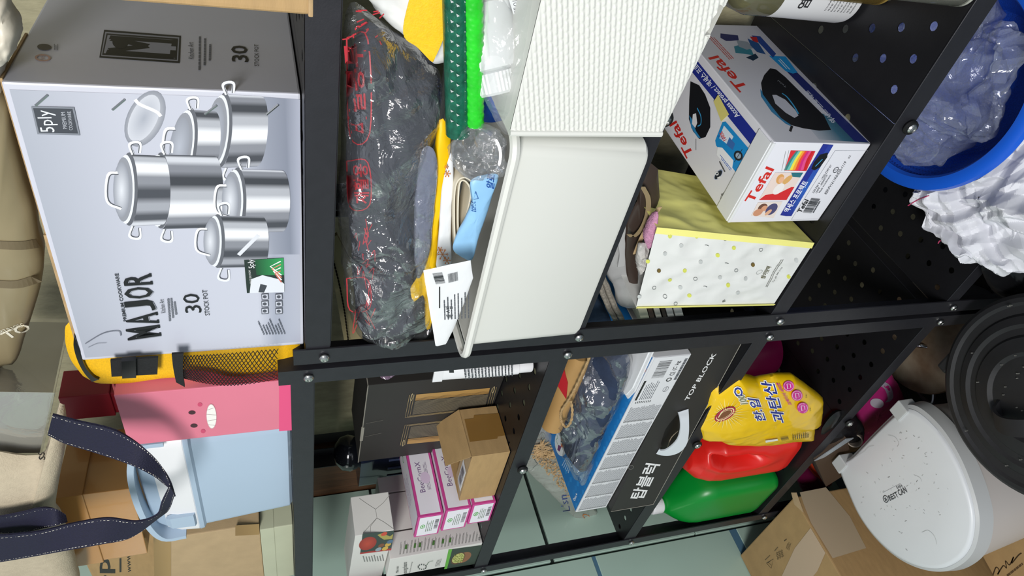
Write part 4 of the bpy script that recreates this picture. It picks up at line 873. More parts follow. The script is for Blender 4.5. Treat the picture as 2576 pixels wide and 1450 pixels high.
t = soft('jeans', 'folded dark blue denim lying behind the corded handles', 'clothes', [(1482, 700), (1500, 740), (1535, 800), (1530, 830), (1480, 830), (1455, 790), (1462, 740)], .10, .03, mat('denim', '#2b3f58', .9, 0, .2, 60, .4, 200), part='cloth', amp=.004)
M_CORD = mat('grey_braided_cord', '#8d877c', .85, 0, .3, 160, .8, 300)
for k, dx in enumerate((0, 16)):
    pth = smoothline([at(x + dx, y, 'y', .055) for x, y in ((1496, 690), (1510, 720), (1528, 765), (1552, 812))], 6)
    t = thing('cord', ('upper', 'lower')[k] + ' thick grey braided cord beside the grey shopping bag', 'cord', pth[0]); obj('cord_body', tube([p + Vector((math.sin(i * 1.3) * .0006, math.cos(i * 1.3) * .0006, 0)) for i, p in enumerate(pth)], .0042, 8), M_CORD, t, smooth=True)
for k, (x0, w, c_) in enumerate(((1594, 22, '#cfcdb4'), (1618, 12, '#4c3527'), (1634, 14, '#d9d4c6'), (1652, 9, '#3a2c22'), (1664, 16, '#dcdad6'), (1684, 20, '#e2e0da'))):
    P_ = [at(x0, 740, 'y', .05), at(x0 + w, 740, 'y', .05), at(x0 + w + 28, 838, 'y', .05), at(x0 + 28, 838, 'y', .05)]
    t = thing('magazine', 'thin magazine under the dotted bag, %s spine of the row' % ('cream', 'dark brown', 'white and red', 'blackish', 'greyish white', 'plain white')[k], 'magazine', P_[2]); obj('pages', prism([p + Vector((0, 0, 0)) for p in P_], (0, -1, 0), .12), mat('magazine_paper_%d' % k, c_, .5), t)

M_GL = film('bottle_glass', tint='#cfd4c4', milk=.08, milkcol='#c9b98a', rough=.03, gloss=.5, bump=0)
lb = Vector((.398, .172, .8215))
t = thing('bottle', 'white-labelled bottle with Korean lettering at the back of the perforated shelf', 'bottle', lb)
obj('bottle_body', lathe([(0, 0), (.030, 0), (.036, .005), (.037, .012), (.037, .145), (.031, .165), (.014, .18), (.014, .21), (0, .21)], lb, 40), mat('white_label_plastic', '#d9dadc', .35, 0, .02, 5), t, smooth=35)
obj('shoulder', lathe([(.0374, .118), (.0376, .145), (.0316, .166), (.0146, .18)], lb, 40), mat('olive_glass', '#5d5b45', .12, 0, 0, 1, coat=.4), t, smooth=35, label='olive glass shoulder')
dn = Vector((CAM[0] - lb.x - .05, CAM[1] - lb.y, 0)).normalized()
V0, F0 = glyphs('염양', True)
def curved(name, body, ang, z, wid, ht, col, r=.0377, rot=True, bold=False):
    Vg, Fg = glyphs(body, bold); base = math.atan2(CAM[1] - lb.y, CAM[0] - lb.x)
    Vv = [lb + Vector((math.cos(base + ang + (x - .5) * wid / r) * r, math.sin(base + ang + (x - .5) * wid / r) * r, z + y * ht)) for x, y in Vg]
    obj(name, (Vv, Fg), mat('label_black_ink', '#26272a', .5), t)
curved('label_lettering', '염양', -.28, .080, .030, .016, 0, bold=True)
for k in range(9): curved('label_smallprint', ('탄산칼슘 0.2g 함유', '제조원 서울 강남구', 'bnilloo natural')[k % 3], -.26, .052 - k * .0048, .030, .0024, 0)
for k, (x, y, r, m_, lab, col) in enumerate(((.430, .128, .027, .0, 'amber-based glass jar standing next to the white-labelled bottle', '#a58b4a'), (.466, .022, .019, 0, 'small clear glass jar near the front edge of the perforated shelf', '#b9bab0'))):
    t = thing('glass_jar', lab, 'jar', (x, y, .8215)); gm = film('jar_glass_%d' % k, tint='#e3dcc4' if k == 0 else '#dfe0d8', milk=.2, milkcol=col, rough=.05, gloss=.5, bump=0)
    obj('jar_wall', lathe([(0, .001), (r * .86, 0), (r, .004), (r, .09), (r * .8, .1), (r * .8, .104), (r * .94, .088), (r * .93, .008), (0, .005)], (x, y, .8215), 36), gm, t, smooth=35)
    obj('base_ring', lathe([(r * .8, .0005), (r * .98, .001), (r * 1.005, .005), (r * .97, .007)], (x, y, .8215), 36), mat('jar_ring_%d' % k, col, .15, 0, coat=.5), t, smooth=True)

# ================================================================== fourth tier, right rack
M_CRP = mat('crumpled_white_paper', '#dcdde3', .5, 0, .03, 10, .25, 50)
wp = [(2195, 436), (2235, 455), (2278, 470), (2300, 520), (2312, 575), (2360, 622), (2400, 655), (2470, 668), (2540, 680), (2700, 700), (2760, 560), (2700, 330), (2560, 300), (2420, 330), (2280, 380)]
P_ = [at(x, y, 'y', .03) + Vector((0, 0, 0)) for x, y in wp]
t = thing('wrapping_paper', 'large crumpled sheet of white wrapping paper under the blue basin', 'paper', at(2450, 660, 'z', .47))
nrm = Vector((.10, -.42, .90)).normalized(); P0_ = Vector((.18, .06, .500))
PP = [on(x, y, P0_, nrm) for x, y in wp]; PP = [Vector((p.x, p.y, max(p.z, .478))) for p in PP]
pv, pf = pillow(PP, nrm, .044, .034, 17, 5, back=.3, edge=.5, nb=300, rings=60, smooth=False, sharp='fold')
for v in pv:                                   # the sheet lies on the shelf and is pressed flat under the basin
    d_ = math.hypot(v.x - .277, v.y - .195)
    if d_ < .17: v.z = min(v.z, .4685 + max(0, d_ - .118) / .045 * .062 - .002)
    if v.y > .003: v.z = max(v.z, .4662 + .0006 * math.sin(v.x * 300))
obj('paper_sheet', (pv, pf), M_CRP, t, smooth=16)
for A_, B_ in (((2284, 518), (2338, 492)), ((2360, 613), (2368, 606))): 
    a = Art(P0_ + nrm * .012, nrm, lift=.0006, disp=conform(t)); a.line([A_, ((A_[0] + B_[0]) / 2, (A_[1] + B_[1]) / 2 - 3), B_], .0016, '#b0305c', True); a.build('red_line', t)
M_BBLUE = mat('royal_blue_plastic', '#1c60d8', .33, 0, .03, 6); M_BBL2 = mat('royal_blue_mesh', '#1a4fc0', .4, 0, .35, 380, .5, 400)
# ---- blue basin, clear bag and black bag on the fourth tier
bc = Vector((.277, .195, .555)); R0 = .158
t = thing('basin', 'large royal-blue plastic basin with mesh sides, standing on the crumpled white paper', 'basin', (bc.x, bc.y, .470))
obj('basin_wall', lathe([(.100, -.083), (.104, -.085), (.112, -.078), (R0 - .010, -.012), (R0 - .004, -.004), (R0 - .0065, -.003), (R0 - .014, -.013), (.108, -.076), (.0, -.078)], bc, 96), M_BBL2, t, smooth=30)
obj('rim', lathe([(R0 - .016, -.006), (R0 - .012, .0005), (R0 - .002, .002), (R0 + .006, -.002), (R0 + .008, -.010), (R0 + .004, -.013), (R0 + .001, -.006), (R0 - .010, -.005), (R0 - .016, -.006)], bc, 96), M_BBLUE, t, smooth=40)
V = []; Fc = []
for r_ in range(9):
    for k in range(150):
        q = 2 * math.pi * (k + .5 * (r_ % 2)) / 150
        if not (2.2 < q < 5.4): continue
        rr = R0 - .0155 - r_ * .0052; z = -.016 - r_ * .0068; c_ = bc + Vector((math.cos(q) * rr, math.sin(q) * rr, z)); tt = Vector((-math.sin(q), math.cos(q), 0)); dd = Vector((-math.cos(q) * .6, -math.sin(q) * .6, -.8)).normalized()
        n0 = len(V); nn_ = tt.cross(dd).normalized() * .0007; nn_ = nn_ if nn_.dot(Vector((-math.cos(q), -math.sin(q), 0))) > 0 else -nn_
        V += [c_ - tt * .0018 + nn_, c_ + dd * .0018 + nn_, c_ + tt * .0018 + nn_, c_ - dd * .0018 + nn_]; Fc.append((n0, n0 + 1, n0 + 2, n0 + 3))
obj('mesh_perforations', (V, Fc), mat('deep_blue_mesh_hole', '#0d2a80', .6), t, kind='stuff', label='rows of small diamond openings')
cb = [bc + Vector((math.cos(q) * r_, math.sin(q) * r_, .000)) for q, r_ in [(2 * math.pi * k / 26, .120 + .014 * math.sin(k * 1.7)) for k in range(26)]]
t = thing('plastic_bag', 'crumpled clear plastic bag heaped inside the blue basin', 'bag', (bc.x, bc.y, .50))
obj('bag_body', pillow(cb, (0, 0, 1), .15, .034, 18, 14, back=.2, edge=.55, rings=60, nb=260, sharp='fold'), film('heaped_clear_bag', tint='#f2f5ff', milk=.16, milkcol='#c4ccde', rough=.10, gloss=.35, bump=.4, bscale=14), t, smooth=18)
M_BBAG = mat('black_plastic_sheet', '#131315', .28, 0, .3, 12, .5, 24)
t = thing('black_bag', 'black plastic bag end under the white wrapping paper', 'bag', (.1, .05, .47))
obj('bag_body', pillow([at(x, y, 'y', -.020) for x, y in ((2470, 676), (2500, 664), (2560, 672), (2640, 690), (2640, 770), (2560, 768), (2500, 735))], (0, -1, 0), .03, .004, 18, 3, back=.4), M_BBAG, t, smooth=45)

# ================================================================== second tier, left rack
M_BKB = mat('matt_black_card', '#2b2927', .55, 0, .06, 14, .05, 80); M_WORN = mat('worn_white_edge', '#8d8a80', .7)
bb = Fr(-.4931, .1356, 1.1615, -5.07, .2551, .11, .2255)
t = thing('black_box', 'tall matt black carton with gold line artwork, behind the small open cardboard box', 'box', bb.base())
obj('carton', slab(bb, bev=.0012), M_BKB, t)
obj('worn_edge', join(tube([bb.p(0, -.0004, bb.H), bb.p(bb.W, -.0004, bb.H)], .0009, 5), tube([bb.p(bb.W, 0, bb.H), bb.p(bb.W, .05, bb.H)], .0008, 5), slab(bb, .08, .125, -.001, .002, bb.H - .003, bb.H + .002, .0005)), M_WORN, t, label='scuffed pale edge')
a = face_art(bb, 'front'); G = '#b8975e'
def gz(x, y): return (860 + x / 4.833, 880 + y / 4.833)
for flip in (0, 1):
    if not flip: q00, q10, q11, q01 = gz(905, 545), gz(1800, 465), gz(1740, 690), gz(855, 790)   # top-right .. 
    else: q00, q10, q11, q01 = gz(790, 1145), gz(1650, 1060), gz(1690, 830), gz(840, 925)
    A_, B_, C_, D_ = map(a.q, (q00, q10, q11, q01))
    def gp_(u, v): return A_.lerp(B_, u).lerp(D_.lerp(C_, u), v)
    a.strip([gp_(k / 10, 0) for k in range(11)], [gp_(k / 10, .30) for k in range(11)], '#b08a50', '#a67f45')
    for k in range(34):
        v = .18 + .82 * k / 34; path = []
        for i in range(25):
            u = i / 24; path.append(tuple(gp_(u, min(1, v + .05 * math.sin(u * 26 + k * .3) * max(0, (.75 - v))))))
        a.line([Vector(p) for p in path], .00042, '#9b8f76' if v > .32 else '#3a342c')
    for d_ in (0, .03, .06): a.line([Vector(gp_(-.03 - d_, -.02)), Vector(gp_(-.03 - d_, 1.04 + d_)), Vector(gp_(1.03 + d_, 1.04 + d_)), Vector(gp_(1.03 + d_, -.02))], .0006, '#c3aa78')
    for u_ in (-.055, 1.055): a.ell(Vector(gp_(u_, .1)), Vector(gp_(u_ + .015, .1)), Vector(gp_(u_, .28)), '#c9b98f', hole=.8)
a.line([gz(290, 890), gz(500, 850)], .0005, '#7a766c'); a.line([gz(280, 1050), gz(480, 1005)], .0005, '#7a766c')
a.build('gold_artwork', t, 'fine gold line drawing of two panels')
M_PKP = mat('magenta_printed_card', '#c6458f', .45); M_PWH = mat('white_printed_card', '#dcd9e0', .42, 0, .02, 9, .03, 60)
def tea(fr, label, seed):
    t_ = thing('tissue_box', label, 'box', fr.base(), 'white and pink boxes stacked beside the open carton')
    obj('carton', slab(fr, bev=.0006), M_PKP, t_)
    for fc, m in (('front', .0035), ('right', .0042), ('top', .004)):
        O, U, V_, N_ = fr.face(fc); w_ = {'front': fr.W, 'right': fr.D, 'top': fr.W}[fc]; h_ = {'front': fr.H, 'right': fr.H, 'top': fr.D}[fc]
        A = Art(O, N_, lift=.0003); P = lambda u, v: tuple(O + U * u + V_ * v)
        A.poly([P(m, m), P(w_ - m, m), P(w_ - m, h_ - m), P(m, h_ - m)], '#e6e3ea')
        if fc == 'front':
            A.ell(P(w_ * .5, h_ * .74), P(w_ * .5 + .0075, h_ * .74), P(w_ * .5, h_ * .74 + .0045), '#4f9a4a'); A.ell(P(w_ * .5, h_ * .74), P(w_ * .5 + .0055, h_ * .74), P(w_ * .5, h_ * .74 + .0032), '#dbe8d8', hole=.5)
            for k in range(4): A.text(('100% ORGANIC PIN', 'naturally soft', 'PURE COTTON LIGHT TISSUE', 'eco friendly'), P(0, 0), P(0, 0), P(0, 0), '#777') if 0 else A.lines(P(w_ * .22, h_ * (.56 - k * .075)), P(w_ * .78, h_ * (.56 - k * .075)), P(w_ * .22, h_ * (.60 - k * .075)), 1, '#7d8a7c', .8, seed + k, .2, 5)
            A.bars(P(w_ * .3, h_ * .12), P(w_ * .78, h_ * .12), P(w_ * .3, h_ * .27), 22, '#2e2e33', seed)
        if fc == 'right':
            A.text('BeeCornX', P(w_ * .28, h_ * .52), P(w_ * .66, h_ * .52), P(w_ * .28, h_ * .74), '#6a4a7c'); A.lines(P(w_ * .30, h_ * .28), P(w_ * .66, h_ * .28), P(w_ * .30, h_ * .44), 3, '#8a7c96', .4, 4, .15, 7)
            A.ell(P(w_ * .45, h_ * .42), P(w_ * .45 + .012, h_ * .42), P(w_ * .45, h_ * .42 + .009), '#d7c4dc')
        if fc == 'top': A.ell(P(w_ * .5, h_ * .85), P(w_ * .5 + .006, h_ * .85), P(w_ * .5, h_ * .85 + .008), '#4f9a4a', hole=.7); A.lines(P(w_ * .2, h_ * .3), P(w_ * .2, h_ * .7), P(w_ * .7, h_ * .3), 4, '#b49cc0', .3, 4)
        A.build('printed_panel', t_)
    return t_
tea(Fr(-.5700, .0126, 1.2535, -.4, .0745, .165, .0450), 'topmost of the three stacked white and magenta boxes', 1)
tea(Fr(-.5560, .0095, 1.2055, -.2, .0745, .165, .0455), 'middle one of the three stacked white and magenta boxes', 2)
tea(Fr(-.5425, .0075, 1.1615, .6, .0690, .165, .0425), 'lowest of the three white and magenta boxes, directly on the shelf', 3)

M_WC = mat('white_carton', '#d6d4cf', .5, 0, .03, 10, .05, 60)
dd = Fr(-.7063, .0059, 1.1615, -1.8, .0838, .0500, .1774)
t = thing('cereal_box', 'white carton printed with young beans text and a photo of green beans', 'box', dd.base())
obj('carton', slab(dd, bev=.001), M_WC, t)
def fz(x, y): return (860 + x / 4.143, 1100 + y / 4.143)
a = face_art(dd, 'front')
a.poly([fz(1150, 1168), fz(1468, 1125), fz(1405, 1320), fz(1068, 1375)], '#2f3a30'); a.poly([fz(1112, 1172), fz(1150, 1168), fz(1095, 1372), fz(1066, 1376)], '#5fa83a')
a.ell(fz(1270, 1255), fz(1345, 1240), fz(1250, 1310), '#8a5a3c'); a.ell(fz(1212, 1265), fz(1282, 1250), fz(1190, 1325), '#5d3a24'); a.ell(fz(1212, 1262), fz(1274, 1250), fz(1194, 1312), '#b3b56a')
r_ = random.Random(3)
for k in range(60):
    q = r_.random() * 6.28; m_ = r_.random() ** .5; x, y = 1212 + 58 * m_ * math.cos(q), 1262 + 46 * m_ * math.sin(q); a.ell(fz(x, y), fz(x + 6, y), fz(x, y + 4), r_.choice(('#c9cc80', '#9aa04e', '#868c40')), 8)
a.text('young beans', fz(690, 1420), fz(692, 1300), fz(630, 1425), '#2a2c2a'); a.text('Mini mini', fz(590, 1410), fz(592, 1345), fz(560, 1412), '#2a2c2a'); a.text('Pure from cleansing', fz(715, 1410), fz(740, 1300), fz(698, 1408), '#4a4c4a')
for k in range(11):
    q = 2 * math.pi * k / 11; a.ell(fz(835 + 42 * math.cos(q), 1350 + 26 * math.sin(q)), fz(842 + 42 * math.cos(q), 1350 + 26 * math.sin(q)), fz(835 + 42 * math.cos(q), 1355 + 26 * math.sin(q)), '#3a3c3a', 8)
a.line([fz(880, 1335), fz(905, 1300), fz(950, 1285)], .0012, '#3f5f3a', True); a.lines(fz(1010, 1340), fz(1040, 1262), fz(960, 1345), 4, '#666', .35, 3)
a.build('front_artwork', t, 'green band and bowl of beans')
a = face_art(dd, 'right')
for k in range(24):
    x = 590 + k * 36; a.lines(fz(x + 22, 1225 - k * 6.2), fz(x + 22 + 18, 1080 - k * 4.8), fz(x + 4, 1228 - k * 6.2), 2, '#5d605c', .4, k, .35, 8)
for x, y in ((668, 1148), (760, 1135), (812, 1128), (955, 1106), (1053, 1090), (1128, 1078)): a.poly([fz(x - 14, y + 24), fz(x - 6, y - 24), fz(x + 14, y - 24), fz(x + 8, y + 24)], '#4f7d3e')
a.bars(fz(1480, 1010), fz(1478, 965), fz(1440, 1018), 12, '#333'); a.text('C E', fz(1440, 1075), fz(1440, 1050), fz(1420, 1078), '#444'); a.build('side_print', t)
for k, (y, d_) in enumerate(((.060, .077), (.140, .035))):
    f = Fr(-.708 + k * .002, y, 1.1615, -1.8, .084, d_, .178); t = thing('white_box', ('nearer', 'farther')[k] + ' of two plain white cartons standing behind the magenta-edged boxes', 'box', f.base()); obj('carton', slab(f, bev=.001), M_WC, t)
ff = Fr(-.745, .012, 1.3415, -6, .25, .070, .066); ff.O = at(991, 1334, 'z', 1.341) - ff.u * ff.W
t = thing('picture_carton', 'white carton with a red fruit photo lying on the bean box', 'box', ff.base())
obj('carton', slab(ff, bev=.001), M_WC, t)
a = face_art(ff, 'front'); a.poly([fz(215, 1010), fz(545, 975), fz(515, 1170), fz(190, 1218)], '#2f3d38'); a.poly([fz(190, 1205), fz(518, 1158), fz(514, 1178), fz(187, 1220)], '#a8282a')
a.ell(fz(270, 1110), fz(360, 1100), fz(255, 1178), '#b8402c', rim='#96281f'); a.poly([fz(370, 1020), fz(420, 1000), fz(500, 1035), fz(535, 1010), fz(525, 1060), fz(440, 1070), fz(400, 1045)], '#a89a4e')
for x, y, c_ in ((440, 1010, '#c8452e'), (480, 1120, '#c9a445'), (410, 1130, '#7c4a2c'), (500, 1090, '#4c6a86'), (380, 1170, '#8f9ea8'), (450, 1160, '#d0ac4c')): a.ell(fz(x, y), fz(x + 32, y - 6), fz(x - 6, y + 20), c_)
a.lines(fz(440, 1290), fz(425, 1220), fz(215, 1300), 8, '#8b8b88', .4, 4, .3, 6); a.build('fruit_photo', t, 'printed photo of red fruit')
a = face_art(ff, 'right')
for P_ in ([(180, 640), (250, 690), (350, 755), (365, 845), (220, 1005)], [(500, 605), (430, 690), (352, 755)], [(365, 848), (440, 890), (545, 965)], [(365, 848), (300, 930), (298, 990)]): a.line([fz(*p) for p in P_], .0006, '#8a8884')
a.build('flap_folds', t, 'creased folded end flaps')

gg = Fr(-.4721, .0196, 1.1615, -.24, .1424, .093, .0654)
t = thing('cardboard_box', 'small kraft box with its flap open, taped, on the shelf beside the pink-edged boxes', 'box', gg.base())
w_ = .0018
obj('box_body', join(slab(gg, 0, None, 0, w_, 0, None, .0004), slab(gg, 0, None, gg.D - w_, None, 0, None, .0004), slab(gg, 0, w_, w_, gg.D - w_, 0, None, .0004), slab(gg, gg.W - w_, None, w_, gg.D - w_, 0, None, .0004), slab(gg, w_, gg.W - w_, w_, gg.D - w_, 0, w_, 0)), M_KRAFT, t)
fl = [at(*gz(1445, 730), 'x', gg.p(gg.W, 0, 0).x), at(*gz(1590, 1300), 'x', gg.p(gg.W, 0, 0).x)]
hi1, hi2 = gg.p(gg.W, gg.D, gg.H), gg.p(gg.W, 0, gg.H)
e1, e2 = at(*gz(1155, 912), 'z', gg.O.z + gg.H + .028), at(*gz(1268, 1415), 'z', gg.O.z + gg.H + .028)
obj('flap', prism([hi1, hi2, e2, e1], (e1 - hi1).cross(hi2 - hi1).normalized() * -1, .0018), M_KRAFT, t)
obj('inner_flap', prism([gg.p(.0, .003, gg.H - .0005), gg.p(gg.W * .9, .003, gg.H - .0005), gg.p(gg.W * .85, .045, gg.H - .003), gg.p(.01, .045, gg.H - .003)], (0, 0, 1), .0015), M_KRAFT2, t)
st = [gg.p(.022, .006, gg.H + .0006), gg.p(.085, .006, gg.H + .0006), gg.p(.085, .030, gg.H - .0008), gg.p(.022, .030, gg.H - .0008)]
obj('barcode_label', prism(st, (0, 0, 1), .0006), M_PAPERW, t); a = Art(st[0], (0, .06, 1), lift=.0010); a.bars(tuple(gg.p(.030, .010, gg.H)), tuple(gg.p(.078, .010, gg.H)), tuple(gg.p(.030, .024, gg.H)), 22, '#26262b'); a.build('barcode', t)
a = face_art(gg, 'right', lift=.0005); a.poly([gz(1490, 850), gz(1600, 838), gz(1605, 800), gz(1905, 775), gz(1985, 1045), gz(1895, 1060), gz(1890, 1085), gz(1555, 1125)], '#866433'); a.build('packing_tape', t, 'glossy brown tape', .18)

M_NGL = mat('dark_navy_translucent_plastic', '#1b2238', .12, 0, .35, 14, .3, 30, coat=.6)
nb_ = Vector((-.665, .24, 1.1615)); f = Fr(-.728, .205, 1.1615, 0, .13, .09, .205)
t = thing('storage_jar', 'dark navy translucent square container behind the plain white cartons', 'jar', f.base())
obj('jar_body', loft([rrect(f, .004, f.W - .004, .004, f.D - .004, 0, .02), rrect(f, 0, f.W, 0, f.D, .01, .02), rrect(f, 0, f.W, 0, f.D, .15, .02), rrect(f, .004, f.W - .004, .004, f.D - .004, .17, .02), rrect(f, .004, f.W - .004, .004, f.D - .004, .205, .02)]), M_NGL, t, smooth=35)
obj('rib', join(*[slab(f, x, x + .006, -.002, 0, .02, .15, .001) for x in (.02, .05, .08, .11)]), mat('pale_blue_highlight_plastic', '#5d6b92', .15, coat=.5), t, kind='stuff')
hl = at(880, 1140, 'y', .26); t = thing('black_ball', 'round glossy black object beside the wooden trim', 'ball', (hl.x, hl.y, 1.3615))
t['label'] = 'round glossy black ball-like item on top of the navy container'
obj('shell', lathe([(.0001, -.028), (.02, -.024), (.034, -.012), (.038, .002), (.034, .018), (.02, .03), (.0001, .034)], hl + Vector((0, 0, 0)), 32), mat('gloss_black', '#121419', .12, 0, coat=.6), t, smooth='all')
tb = at(1335, 916, 'y', .042); tbt = at(1112, 938, 'y', .042)
t = thing('cosmetic_tube', 'white cosmetic tube standing on its cap next to the front post', 'tube', tb)
ax_ = (tbt - tb); L_ = ax_.length; ax_.normalize(); rings = []
for k in range(14):
    s_ = k / 13; z = .022 + s_ * (L_ - .024); ry = .0125 * (1 - s_ ** 2.2) + .0012; rx = .0125 + .005 * s_
    rings.append([tb + ax_ * z + Vector((math.cos(q) * rx, math.sin(q) * ry, 0)) for q in [2 * math.pi * j / 28 for j in range(28)]])
obj('tube_body', loft(rings), M_WHITE, t, smooth=40); obj('cap', lathe([(.0, 0), (.0115, 0), (.012, .002), (.0118, .021), (.010, .0225), (0, .0225)], tb, 28, ax_), M_WHITE, t, smooth=35)
obj('crimp', prism([rings[-1][0] + Vector((.001, -.0016, 0)), rings[-1][14] + Vector((-.001, -.0016, 0)), rings[-1][14] + Vector((-.001, -.0016, .014)), rings[-1][0] + Vector((.001, -.0016, .014))], (0, -1, 0), .0026), M_WHITE, t)
a = Art(tb + Vector((0, -.0135, 0)), (0, -1, 0)); a.lines((1290, 946), (1288, 900), (1165, 955), 15, '#45474c', .4, 5, .2, 6); a.poly([(1128, 905), (1140, 905), (1142, 938), (1130, 938)], '#222'); a.ell((1260, 912), (1266, 912), (1260, 918), '#444'); a.build('small_print', t)
SP = [at(x, y, 'x', -.231) for x, y in ((950, 915), (952, 940), (962, 953), (982, 953), (1000, 935), (1010, 912))]
t = thing('clear_sachet', 'small clear and purple plastic sachet stuck against the side of the black carton', 'packet', SP[3])
obj('sachet', pillow(SP, (1, 0, 0), .010, .002, 50, 3), film('purple_clear', tint='#e8d8ec', milk=.4, milkcol='#b79bb6', rough=.15, bump=.7), t, smooth=50)

# ================================================================== third tier, left rack
tk = Fr(-.5504, -.0112, .8215, 3.785, .4584, .27, .0945)
t = thing('board_game_box', 'flat black carton with big white block lettering and a white plastic carry handle', 'box', tk.base())
obj('carton', slab(tk, bev=.001), M_BKB, t)
obj('worn_edge', join(tube([tk.p(0, -.0003, .0006), tk.p(tk.W, -.0003, .0006)], .0007, 5), tube([tk.p(0, -.0003, 0), tk.p(0, -.0003, tk.H)], .0006, 5)), M_WORN, t, label='pale scuffed edge')
def jz(x, y): return (1280 + x / 3.085, 860 + y / 3.085)
a = face_art(tk, 'front')
a.text('TOP BLOCK', jz(1392, 458), jz(1612, 92), jz(1362, 452), '#e4e4e4', True); a.text('탑블럭', jz(1045, 1222), jz(1178, 952), jz(935, 1215), '#e8e8e8', True)
a.poly([jz(1192, 840), jz(1180, 790), jz(1212, 690), (jz(1245, 640)), jz(1300, 575), jz(1325, 560), jz(1310, 690), jz(1250, 790), jz(1215, 845)], '#0e0d0c'); a.line([jz(1230, 820), jz(1260, 745), jz(1315, 690)], .0022, '#a39682', True)
a.ell(jz(948, 975), jz(958, 960), jz(930, 970), '#8d8a84', hole=.9); a.build('white_lettering', t, 'white block lettering and handle cut-out')
M_HND = mat('white_handle_plastic', '#d5dbe0', .35)
hp_ = [jz(1350, 530), jz(1362, 600), jz(1368, 690), jz(1350, 770), jz(1300, 830), jz(1240, 860), jz(1190, 862), jz(1160, 845)]; hb_ = [jz(1312, 548), jz(1328, 600), jz(1330, 680), jz(1310, 750), jz(1270, 800), jz(1222, 835), jz(1185, 842), jz(1168, 832)]
O, U, V_, N_ = tk.face('front')
def hpt(p, d): return on(p[0], p[1], O + N_ * d, N_)
pr = [.001, .012, .018, .020, .018, .014, .008, .001]
hp2 = [jz(1392, 522), jz(1394, 600), jz(1394, 700), jz(1378, 790), jz(1330, 850), jz(1260, 878), jz(1195, 880), jz(1145, 868)]
obj('carry_handle', ribbon(smoothline([hpt(p, d) for p, d in zip(hp2, pr)], 6), smoothline([hpt(p, d) for p, d in zip(hb_, pr)], 6), .0028), M_HND, t, smooth=45)
pp = Fr(-.5599, .0035, .9175, .683, .4605, .27, .0660)
M_SKY = mat('bright_blue_print', '#2a87cf', .42, 0, .04, 40, .03, 60)
t = thing('toy_box', 'flat white and blue carton of fine print, lying on the black handled carton', 'box', pp.base())
obj('carton', slab(pp, bev=.001), mat('white_card', '#d9dadd', .45, 0, .02, 12, .03, 60), t)
a = face_art(pp, 'top'); a.poly([tuple(pp.p(.002, .002, pp.H)), tuple(pp.p(pp.W - .002, .002, pp.H)), tuple(pp.p(pp.W - .002, pp.D - .002, pp.H)), tuple(pp.p(.002, pp.D - .002, pp.H))], '#1f78c0')
a.inc = .0005
for i in range(26):
    for j in range(11):
        x, y = .008 + i * .016 + (j % 2) * .008, .006 + j * .0235; a.poly([tuple(pp.p(x, y, pp.H)), tuple(pp.p(x + .008, y + .006, pp.H)), tuple(pp.p(x + .016, y, pp.H)), tuple(pp.p(x + .008, y - .006 if y > .008 else .002, pp.H))], '#2381c9' if (i + j) % 3 else '#2a8ad2')
a.inc = .25
a.ell(jz(405, 790), jz(392, 692), jz(452, 775), '#dfe8ee'); a.line([jz(372, 720), jz(380, 745), jz(370, 765), jz(382, 800)], .0014, '#55a079', True); a.poly([jz(385, 800), jz(410, 815), jz(395, 855), jz(378, 840)], '#6a2f6e'); a.poly([jz(405, 785), jz(425, 800), jz(418, 825), jz(405, 812)], '#d96d33'); a.ell(jz(412, 775), jz(418, 770), jz(415, 785), '#2a2438')
for k in range(5): a.lines(jz(418 + k * 12, 965 + k * 14), jz(455 + k * 8, 895 + k * 12), jz(410 + k * 12, 962 + k * 14), 1, '#a9cdea', .8, k, .1, 5)
a.text('0m+', jz(515, 1240), jz(540, 1185), jz(497, 1225), '#e8f1f8', True); a.build('top_artwork', t, 'blue patterned print with white oval')
a = face_art(pp, 'front')
O, U, V_, N_ = pp.face('front'); P = lambda u, v: tuple(O + U * u + V_ * v)
for c_ in range(7):
    u0 = .006 + c_ * .048
    a.lines(P(u0, .004), P(u0 + .044, .004), P(u0, pp.H - .003), 26, '#777a80', .38, c_, .12, 7)
    a.lines(P(u0, .004), P(u0 + .004, .004), P(u0, pp.H - .003), 26, '#33353a', .5, c_, .0, 1)
a.poly([P(.342, .002), P(.46, .002), P(.46, .064), P(.342, .064)], '#d9dadd')
a.bars(P(.410, .052), P(.452, .052), P(.410, .030), 24, '#2e2f34'); a.poly([P(.355, .062), P(.405, .062), P(.405, .058), P(.355, .058)], '#222'); a.lines(P(.355, .032), P(.402, .032), P(.355, .056), 7, '#666970', .4, 3, .2, 5); a.lines(P(.346, .030), P(.352, .030), P(.346, .060), 9, '#444', .5, 3)
for k, s_ in enumerate(('CE', '(C', 'kg')): a.text(s_, P(.412 + k * .013, .012), P(.421 + k * .013, .012), P(.412 + k * .013, .021), '#3a3c40', True)
a.ell(P(.402, .017), P(.407, .017), P(.402, .022), '#333', hole=.6); a.lines(P(.40, .003), P(.452, .003), P(.40, .009), 1, '#55585e', .8, 9, 0, 9); a.ell(P(.377, .013), P(.384, .013), P(.377, .018), '#66686e', hole=.85); a.text('kipsy', P(.372, .011), P(.382, .011), P(.372, .015), '#55575d')
a.build('fine_print', t, 'columns of fine grey print and a barcode')
zt_ = .9845
bro = [at(x, y, 'z', zt_) for x, y in ((1548, 872), (1655, 866), (1628, 925), (1600, 985), (1583, 1003), (1560, 960))]
M_BROC = mat('magazine_cover', '#b9a08c', .4)
